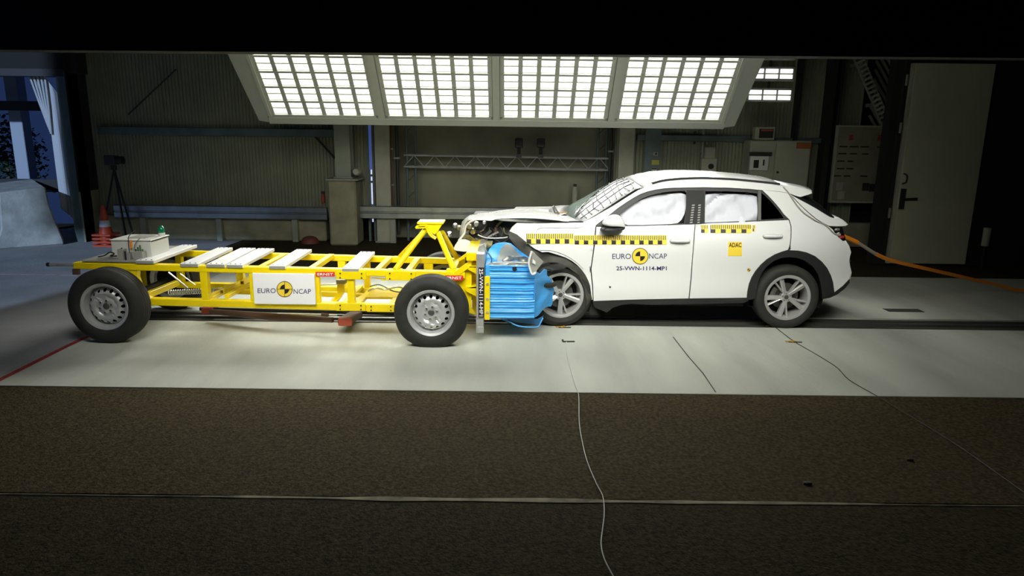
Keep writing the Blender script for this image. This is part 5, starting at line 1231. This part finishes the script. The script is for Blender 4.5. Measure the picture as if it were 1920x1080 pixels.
# dark engine bay and debris in it
p0, p1 = at(880, 413, 7.55), at(1010, 475, 7.55)
flat('engine_block', [(874, 424), (884, 413), (900, 413), (930, 414), (968, 414), (1000, 418), (1000, 470), (985, 478), (960, 460), (930, 455), (905, 458), (890, 450), (876, 440)], 7.50, .9, 'black', amp=.05, grid=.05)
random.seed(21)
for k in range(44):
    px, py = random.uniform(874, 958), random.uniform(416, 462)
    if py > 449 and px < 890: continue
    if px > 915 and random.random() < .35: continue
    c_ = at(px, py, random.uniform(7.36, 7.50)); m = random.choice(['junk_olive', 'junk_grey', 'black_plastic', 'liner', 'liner', 'black_plastic', 'steel_blue', 'skid_brown'])
    d = Vector((random.uniform(-1, 1), random.uniform(-.3, .3), random.uniform(-1, 1))).normalized() * random.uniform(.02, .07)
    if k % 3 == 0: MB().tube(smooth_path([c_ - d, c_ + Vector((random.uniform(-.03, .03), -.02, random.uniform(-.03, .03))), c_ + d], 3), random.uniform(.005, .012), 6).build('engine_hose', m, car, smooth=True)
    else: MB().bar(c_ - d, c_ + d, random.uniform(.015, .04), random.uniform(.015, .04), up=(random.random(), 1, random.random())).build('engine_part', m, car, bevel=.004)
for (px, py, r, m) in ((887, 434, .035, 'chrome'), (880, 426, .028, 'junk_olive'), (893, 421, .03, 'junk_grey'), (908, 418, .02, 'aluminium')):
    c_ = at(px, py, 7.34); MB().lathe([(0, 0), (r*.7, 0), (r, .02), (r, .06), (0, .06)], c_, 'y', 12).build('engine_part', m, car, smooth=True)
for px, py, m in ((853, 424, 'junk_grey'), (860, 428, 'junk_olive'), (842, 440, 'chrome')):
    c_ = at(px, py, 8.4); MB().lathe([(0, 0), (.02, .01), (.035, .05), (0, .08)], c_, 'y', 8).build('engine_part', m, car, smooth=True)
# shock tower crumple behind the block
flat('inner_panel', [(896, 470), (902, 458), (912, 452), (924, 452), (922, 460), (912, 468), (908, 480), (900, 486)], 7.2, .03, 'junk_olive', amp=.05, fr=10, grid=.02)
flat('inner_panel', [(958, 445), (968, 442), (985, 455), (1000, 469), (1003, 480), (990, 486), (975, 470), (962, 458)], 7.22, .03, 'liner', amp=.05, fr=9, grid=.02)
MB().box((0.0, YC - .45, .28), (.75, YC + .75, .8)).build('engine_bay', 'black', car, bevel=.03)
# ---- decals on the near side
def sidemap(x0, y0, x1, y1, off=.0025):
    q = [sp(x0, y1), sp(x1, y1), sp(x0, y0), sp(x1, y0)]; f_ = side(off)
    def f(u, v):
        a = [q[0][k] * (1 - u) + q[1][k] * u for k in (0, 1)]; b = [q[2][k] * (1 - u) + q[3][k] * u for k in (0, 1)]
        return f_(a[0] * (1 - v) + b[0] * v, a[1] * (1 - v) + b[1] * v)
    return f
def strip(mb, f, u0, u1, v0, v1, n=1):
    for k in range(n):
        a = u0 + (u1-u0) * k / n; b = u0 + (u1-u0) * (k+1) / n; mid = (v0+v1)/2
        mb.add([f(a, v0), f(b, v0), f(b, mid), f(a, mid), f(b, v1), f(a, v1)], [(0, 1, 2, 3), (3, 2, 4, 5)])
    return mb
def ruler(par, x0, y0, x1, y1, nblk, slant=0.0):
    f = sidemap(x0, y0, x1, y1); rs = strip(MB(), f, 0, 1, 0, 1, 24).build('measuring_strip', 'decal_yellow', par)
    g = sidemap(x0, y0, x1, y1, .0035); mb = MB()
    for k in range(nblk): strip(mb, g, (k + .02) / nblk, (k + .50) / nblk, 0.02, .45)
    for k in range(nblk * 5): strip(mb, g, (k + .1) / (nblk*5), (k + .5) / (nblk*5), .50 if k % 5 else .45, .98)
    mb.build('strip_marks', 'decal_black', rs)
ruler(fd, 1077, 441, 1250, 458.5, 10)
ruler(car, 987, 437.5, 1076, 457, 5)
ruler(rd, 1314, 421.5, 1328, 436.8, 1); ruler(rd, 1331.5, 421, 1409, 437, 4.5 and 4); ruler(rd, 1411, 422, 1416, 434, 1)
letters('lettering', 'EURO', sidemap(1148, 475.6, 1183, 485.6), 'decal_blue', fd)
letters('lettering', 'NCAP', sidemap(1217, 475.2, 1250.5, 485.0), 'decal_blue', fd)
letters('lettering', '25-VWN-1114-MP1', sidemap(1155.5, 499.3, 1250, 507), 'decal_blue', fd, .02)
def side_pt(x, y, d): q = sp(x, y); return (q[0], YC - S(*q) - .0025 - d, q[1])
td = MB(); cx, cy, r = 1200.2, 480.2, 15.4
tm = target_mark(cx, cy, r, 0, fd, side_pt)
for a0 in (0, PI): 
    q = [(cx, cy)] + [(cx + 9*math.cos(PI + a0 + PI/2*k/8), cy + 9*math.sin(PI + a0 + PI/2*k/8)) for k in range(9)]
    tm.add([side_pt(x, y, .002) for x, y in q], [tuple(range(10))])
tm.build('target_marks', 'decal_black', fd)
sq = strip(MB(), sidemap(1365, 453.5, 1390.8, 480), 0, 1, 0, 1, 4).build('yellow_sticker', 'decal_yellow', rd)
letters('lettering', 'ADAC', sidemap(1366.6, 455, 1390, 463.5, .004), 'decal_black', sq, .02)
def mini_target(px, py, r, par):
    tm = target_mark(px, py, r, 0, par, side_pt)
    for a0 in (0, PI): tm.add([side_pt(x, y, .002) for x, y in [(px, py)] + [(px + r*.8*math.cos(PI + a0 + PI/2*k/4), py + r*.8*math.sin(PI + a0 + PI/2*k/4)) for k in range(5)]], [tuple(range(6))])
    tm.build('target_marks', 'decal_black', par)
mini_target(1404, 506, 3.2, rd)
mb = MB(); mb.add([side_pt(x, y, 0) for x, y in ((1142, 535.5), (1146.5, 538), (1142.5, 541))], [(0, 1, 2)]); mb.build('arrow_mark', 'decal_black', fd)
mb = MB(); mb.add([side_pt(x, y, 0) for x, y in ((1105.5, 500), (1106.8, 499), (1106.8, 510), (1105.8, 511))], [(0, 1, 2, 3)]); mb.build('fender_tear', 'decal_black', car)
# arch lip crease on the fender and the cable glued along the rear
pts = [side_pt(x, y, .002) for x, y in ((1012, 468.5), (1030, 468.8), (1048, 473), (1066, 481), (1082, 492), (1094, 504))]; MB().tube(smooth_path(pts, 4), .004, 5).build('arch_crease', 'cabinet', car)
wr_ = [(1468, 350), (1471, 354), (1476, 359), (1481, 366), (1488, 377), (1497, 389), (1508, 400), (1520, 408), (1530, 414.5), (1537, 416.5), (1546, 421), (1554, 428), (1562, 436), (1569, 440)]
tag(MB().tube(smooth_path([side_pt(x, y, .012) for x, y in wr_], 3), .006, 6).build('measuring_cable', 'strap_grey', smooth=True), 'thin grey cable taped down the rear pillar of the white car', 'cable')
pts = [(1096, 420), (1088, 426), (1060, 427), (1030, 426.5), (1010, 428), (1004, 438), (1003, 452)]
tag(MB().tube(smooth_path([side_pt(x, y, .006) for x, y in pts], 4), .0035, 5).build('sensor_wire', 'wire_white', smooth=True), 'thin white wire looping over the white front fender', 'wire')

# ================================================================== BLUE BARRIER BLOCK
YB = 6.56
hb = thing('honeycomb_barrier', (at(960, 600, 7.05).x, 7.05, 0), 'bright blue crushed metal block between the yellow trolley and the white car', 'barrier')
a, b = at(909.5, 497, YB), at(1004, 497, YB); zt_, zb_ = a.z, at(960, 597, YB).z
xf = at(920.5, 520, YB).x
mb = MB(); rows = 54; random.seed(9); lay = []
for k in range(rows + 1): lay.append(random.uniform(-.009, .009) * (1 if k % 2 else -1))
def face(u, v):
    k = v * rows; i = min(rows - 1, int(k)); o = lay[i] + (lay[i+1] - lay[i]) * (k - i)
    x = a.x + .045 + (b.x - a.x - .045) * u
    return (x, YB + o * (1 - .5 * (u > .97)) + .006 * noise.noise(Vector((x * 9, v * 14, 5))) + max(0, u - .8) * .10, zb_ + (zt_ - zb_) * v)
mb.grid(face, 18, rows)
mb.build('block_face', 'blue', hb, smooth=False)
MB().box((a.x + .045, YB + .03, zb_ + .003), (b.x - .02, 7.55, zt_ - .02)).build('block_core', 'blue', hb, bevel=.01)
MB().box((a.x, YB + .01, at(912, 520, YB).z), (a.x + .075, 7.55, zt_)).build('block_end', 'blue', hb, bevel=.006)
def hflat(name, px, Y, d, m, amp=.03, fr=8, slope=0.0, grid=.03): return flat(name, px, Y, d, m, hb, grid, amp, fr, slope)
hflat('crushed_front', [(1002, 500), (1006, 512), (1013, 518), (1021, 512), (1028, 515), (1028, 527), (1034, 533), (1038, 541), (1041, 552), (1044, 562), (1040, 572), (1040, 584), (1037, 591), (1030, 589), (1024, 588), (1017, 592), (1010, 597), (1003, 598), (1000, 560)], YB + .02, .05, 'blue', amp=.06, fr=9, slope=1.7, grid=.022)
hflat('top_flange', [(909.5, 498), (920, 493), (960, 491.5), (996, 493), (1000, 497.5), (960, 497.8)], YB + .02, .03, 'sheet', amp=.02)
hflat('folded_block', [(909, 498), (912, 480), (917, 468), (924, 461), (934, 457), (948, 455.5), (958, 457.5), (966, 464), (974, 471), (984, 478), (993, 484), (994, 497), (950, 497)], YB + .42, .06, 'blue', amp=.06, fr=5)
hflat('folded_sheet', [(930, 496), (934, 480), (939, 467), (945, 459.5), (953, 457.5), (960, 461), (967, 470), (976, 480), (988, 487), (988, 496)], YB + .34, .012, 'sheet', amp=.06, fr=5)
hflat('torn_sheet', [(941, 486), (950, 480), (962, 479), (972, 482), (984, 481), (994, 486), (994, 493), (978, 491), (966, 488), (952, 491), (943, 490)], YB + .25, .012, 'junk_grey', amp=.07, fr=12, grid=.015)
hflat('end_sheet', [(894, 474), (898, 462), (908, 458), (912, 470), (909, 485), (907, 500), (895, 500)], YB + .15, .02, 'sheet', amp=.05, fr=6)
MB().tube(smooth_path([at(910, 470, YB + .1), at(918, 478, YB + .06), at(922, 488, YB + .05), at(919, 495, YB + .05)], 4), .007, 6).build('torn_strip', 'blue_dark', hb, smooth=True)
hflat('sheet_drape', [(948, 597), (960, 602), (972, 606), (985, 608), (1000, 608), (1009, 610), (1015, 602), (1019, 592), (1008, 598), (980, 598)], YB + .10, .012, 'blue_dark', amp=.05, fr=5)
MB().tube(smooth_path([at(940, 598, YB + .08), at(955, 603, YB + .06), at(968, 610, YB + .05), at(985, 613, YB + .05), at(1007, 613, YB + .05), at(1013, 606, YB + .06), at(1018, 596, YB + .08)], 4), .007, 6).build('drape_edge', 'blue', hb, smooth=True)
pts = [(961, 502), (963, 501), (965, 503), (966, 501.5), (968.5, 502), (969.5, 506), (966, 508.5), (962, 508), (960.5, 505)]
mb = MB(); q = [at(x, y, YB - .012) for x, y in pts]; mb.add(q + [p + Vector((0, .01, 0)) for p in q], [tuple(range(9)), tuple(range(17, 8, -1))] + [(i, (i+1) % 9, 9 + (i+1) % 9, 9 + i) for i in range(9)]); mb.build('black_patch', 'decal_black', hb)

# ================================================================== SMALL THINGS
tow = thing('tow_cable', (at(1590, 450, 7.9).x, 7.9, 0), 'thick orange cable running from the car tail to the floor at the right edge', 'cable')
A0 = at(1577, 441, 7.75); A1 = at(1608, 455, 7.8); A2 = at(1642, 476, 7.95); A3 = at(1672, 488.5, 8.1); A4 = at(1720, 500, 8.3); A5 = at(1790, 516, 8.7); A6 = at(1860, 532, 9.0); A7 = gp(1925, 546, .03); A8 = A7 + Vector((.8, .15, 0))
full = smooth_path([A0, A1, A2, A3, A4, A5, A6, A7, A8], 6)
MB().tube(full[:7], [.024] * 7, 10).build('cable_end', 'orange', tow, smooth=True)
MB().tube(full[6:13], .019, 10).build('grey_sleeve', 'strap_grey', tow, smooth=True)
MB().tube(full[12:], .022, 10).build('cable_run', 'orange', tow, smooth=True)
def floor_wire(name, pts, r, m, label, z=.006):
    P_ = [gp(x, y, z) for x, y in pts]
    return tag(MB().tube(smooth_path(P_, 5), r, 5).build(name, m, smooth=True), label, 'wire')
floor_wire('trigger_wire', [(1062, 640), (1063, 665), (1070, 692), (1078, 720), (1085, 742), (1086, 790), (1092, 830), (1102, 868), (1118, 906), (1130, 930), (1133, 960), (1130, 990), (1127, 1020), (1134, 1050), (1152, 1084)], .0032, 'wire_white', 'thin white wire winding from the front wheel across the asphalt to the bottom edge')
floor_wire('trigger_wire', [(1452, 612), (1470, 626), (1492, 642), (1530, 664), (1568, 688), (1592, 712), (1640, 740), (1680, 764), (1740, 800), (1800, 838), (1860, 880), (1930, 930)], .0030, 'wire_dark', 'thin dark wire running from the rear wheel to the lower right corner')
def tape(cx, cy, label, seed):
    random.seed(seed); c_ = gp(cx, cy); t = thing('tape_switch', (c_.x, c_.y, .002), label, 'tape switch')
    MB().box((c_.x - .06, c_.y - .012, .001), (c_.x + .07, c_.y + .006, .008)).build('contact_strip', 'wire_dark', t)
    mb = MB()
    mb.bar((c_.x - .09, c_.y + .012, .008), (c_.x + .02, c_.y + .004, .012), .022, .004); mb.build('tape_piece', 'tape_orange', t)
    MB().bar((c_.x - .03, c_.y - .02, .010), (c_.x + .0, c_.y + .03, .014), .014, .004).build('tape_piece', 'tape_orange', t)
tape(1058, 614.5, 'small strip with orange tape on the floor under the front wheel', 1)
tape(1452, 613, 'small strip with orange tape on the floor under the rear wheel', 2)
tape(1490, 642, 'small orange tape strip on the dark wire in front of the rear wheel', 3)
c_ = gp(1066, 641); t = thing('wire_clip', (c_.x, c_.y, 0), 'small black wire clip on the floor in front of the front wheel', 'clip')
MB().bar((c_.x - .06, c_.y + .02, .012), (c_.x - .055, c_.y - .01, .010), .012, .02).build('clip_arm', 'wire_dark', t)
MB().bar((c_.x - .055, c_.y - .012, .006), (c_.x + .06, c_.y - .004, .006), .012, .012).build('clip_base', 'wire_dark', t)
for px, py, s_, lab in ((1514, 906, .017, 'small dark debris scrap on the dark asphalt right of the long white wire'), (1706, 862, .014, 'thin dark twig-like scrap on the asphalt at the lower right')):
    c_ = gp(px, py); random.seed(px)
    mb = MB(); mb.lathe([(s_, 0), (s_ * .8, .012), (0, .016)], (c_.x, c_.y, -.006), 'z', 7, warp=lambda p: Vector((c_.x + (p.x - c_.x) * 1.8, p.y, p.z)))
    tag(mb.build('debris_scrap', 'wire_dark'), lab, 'debris')
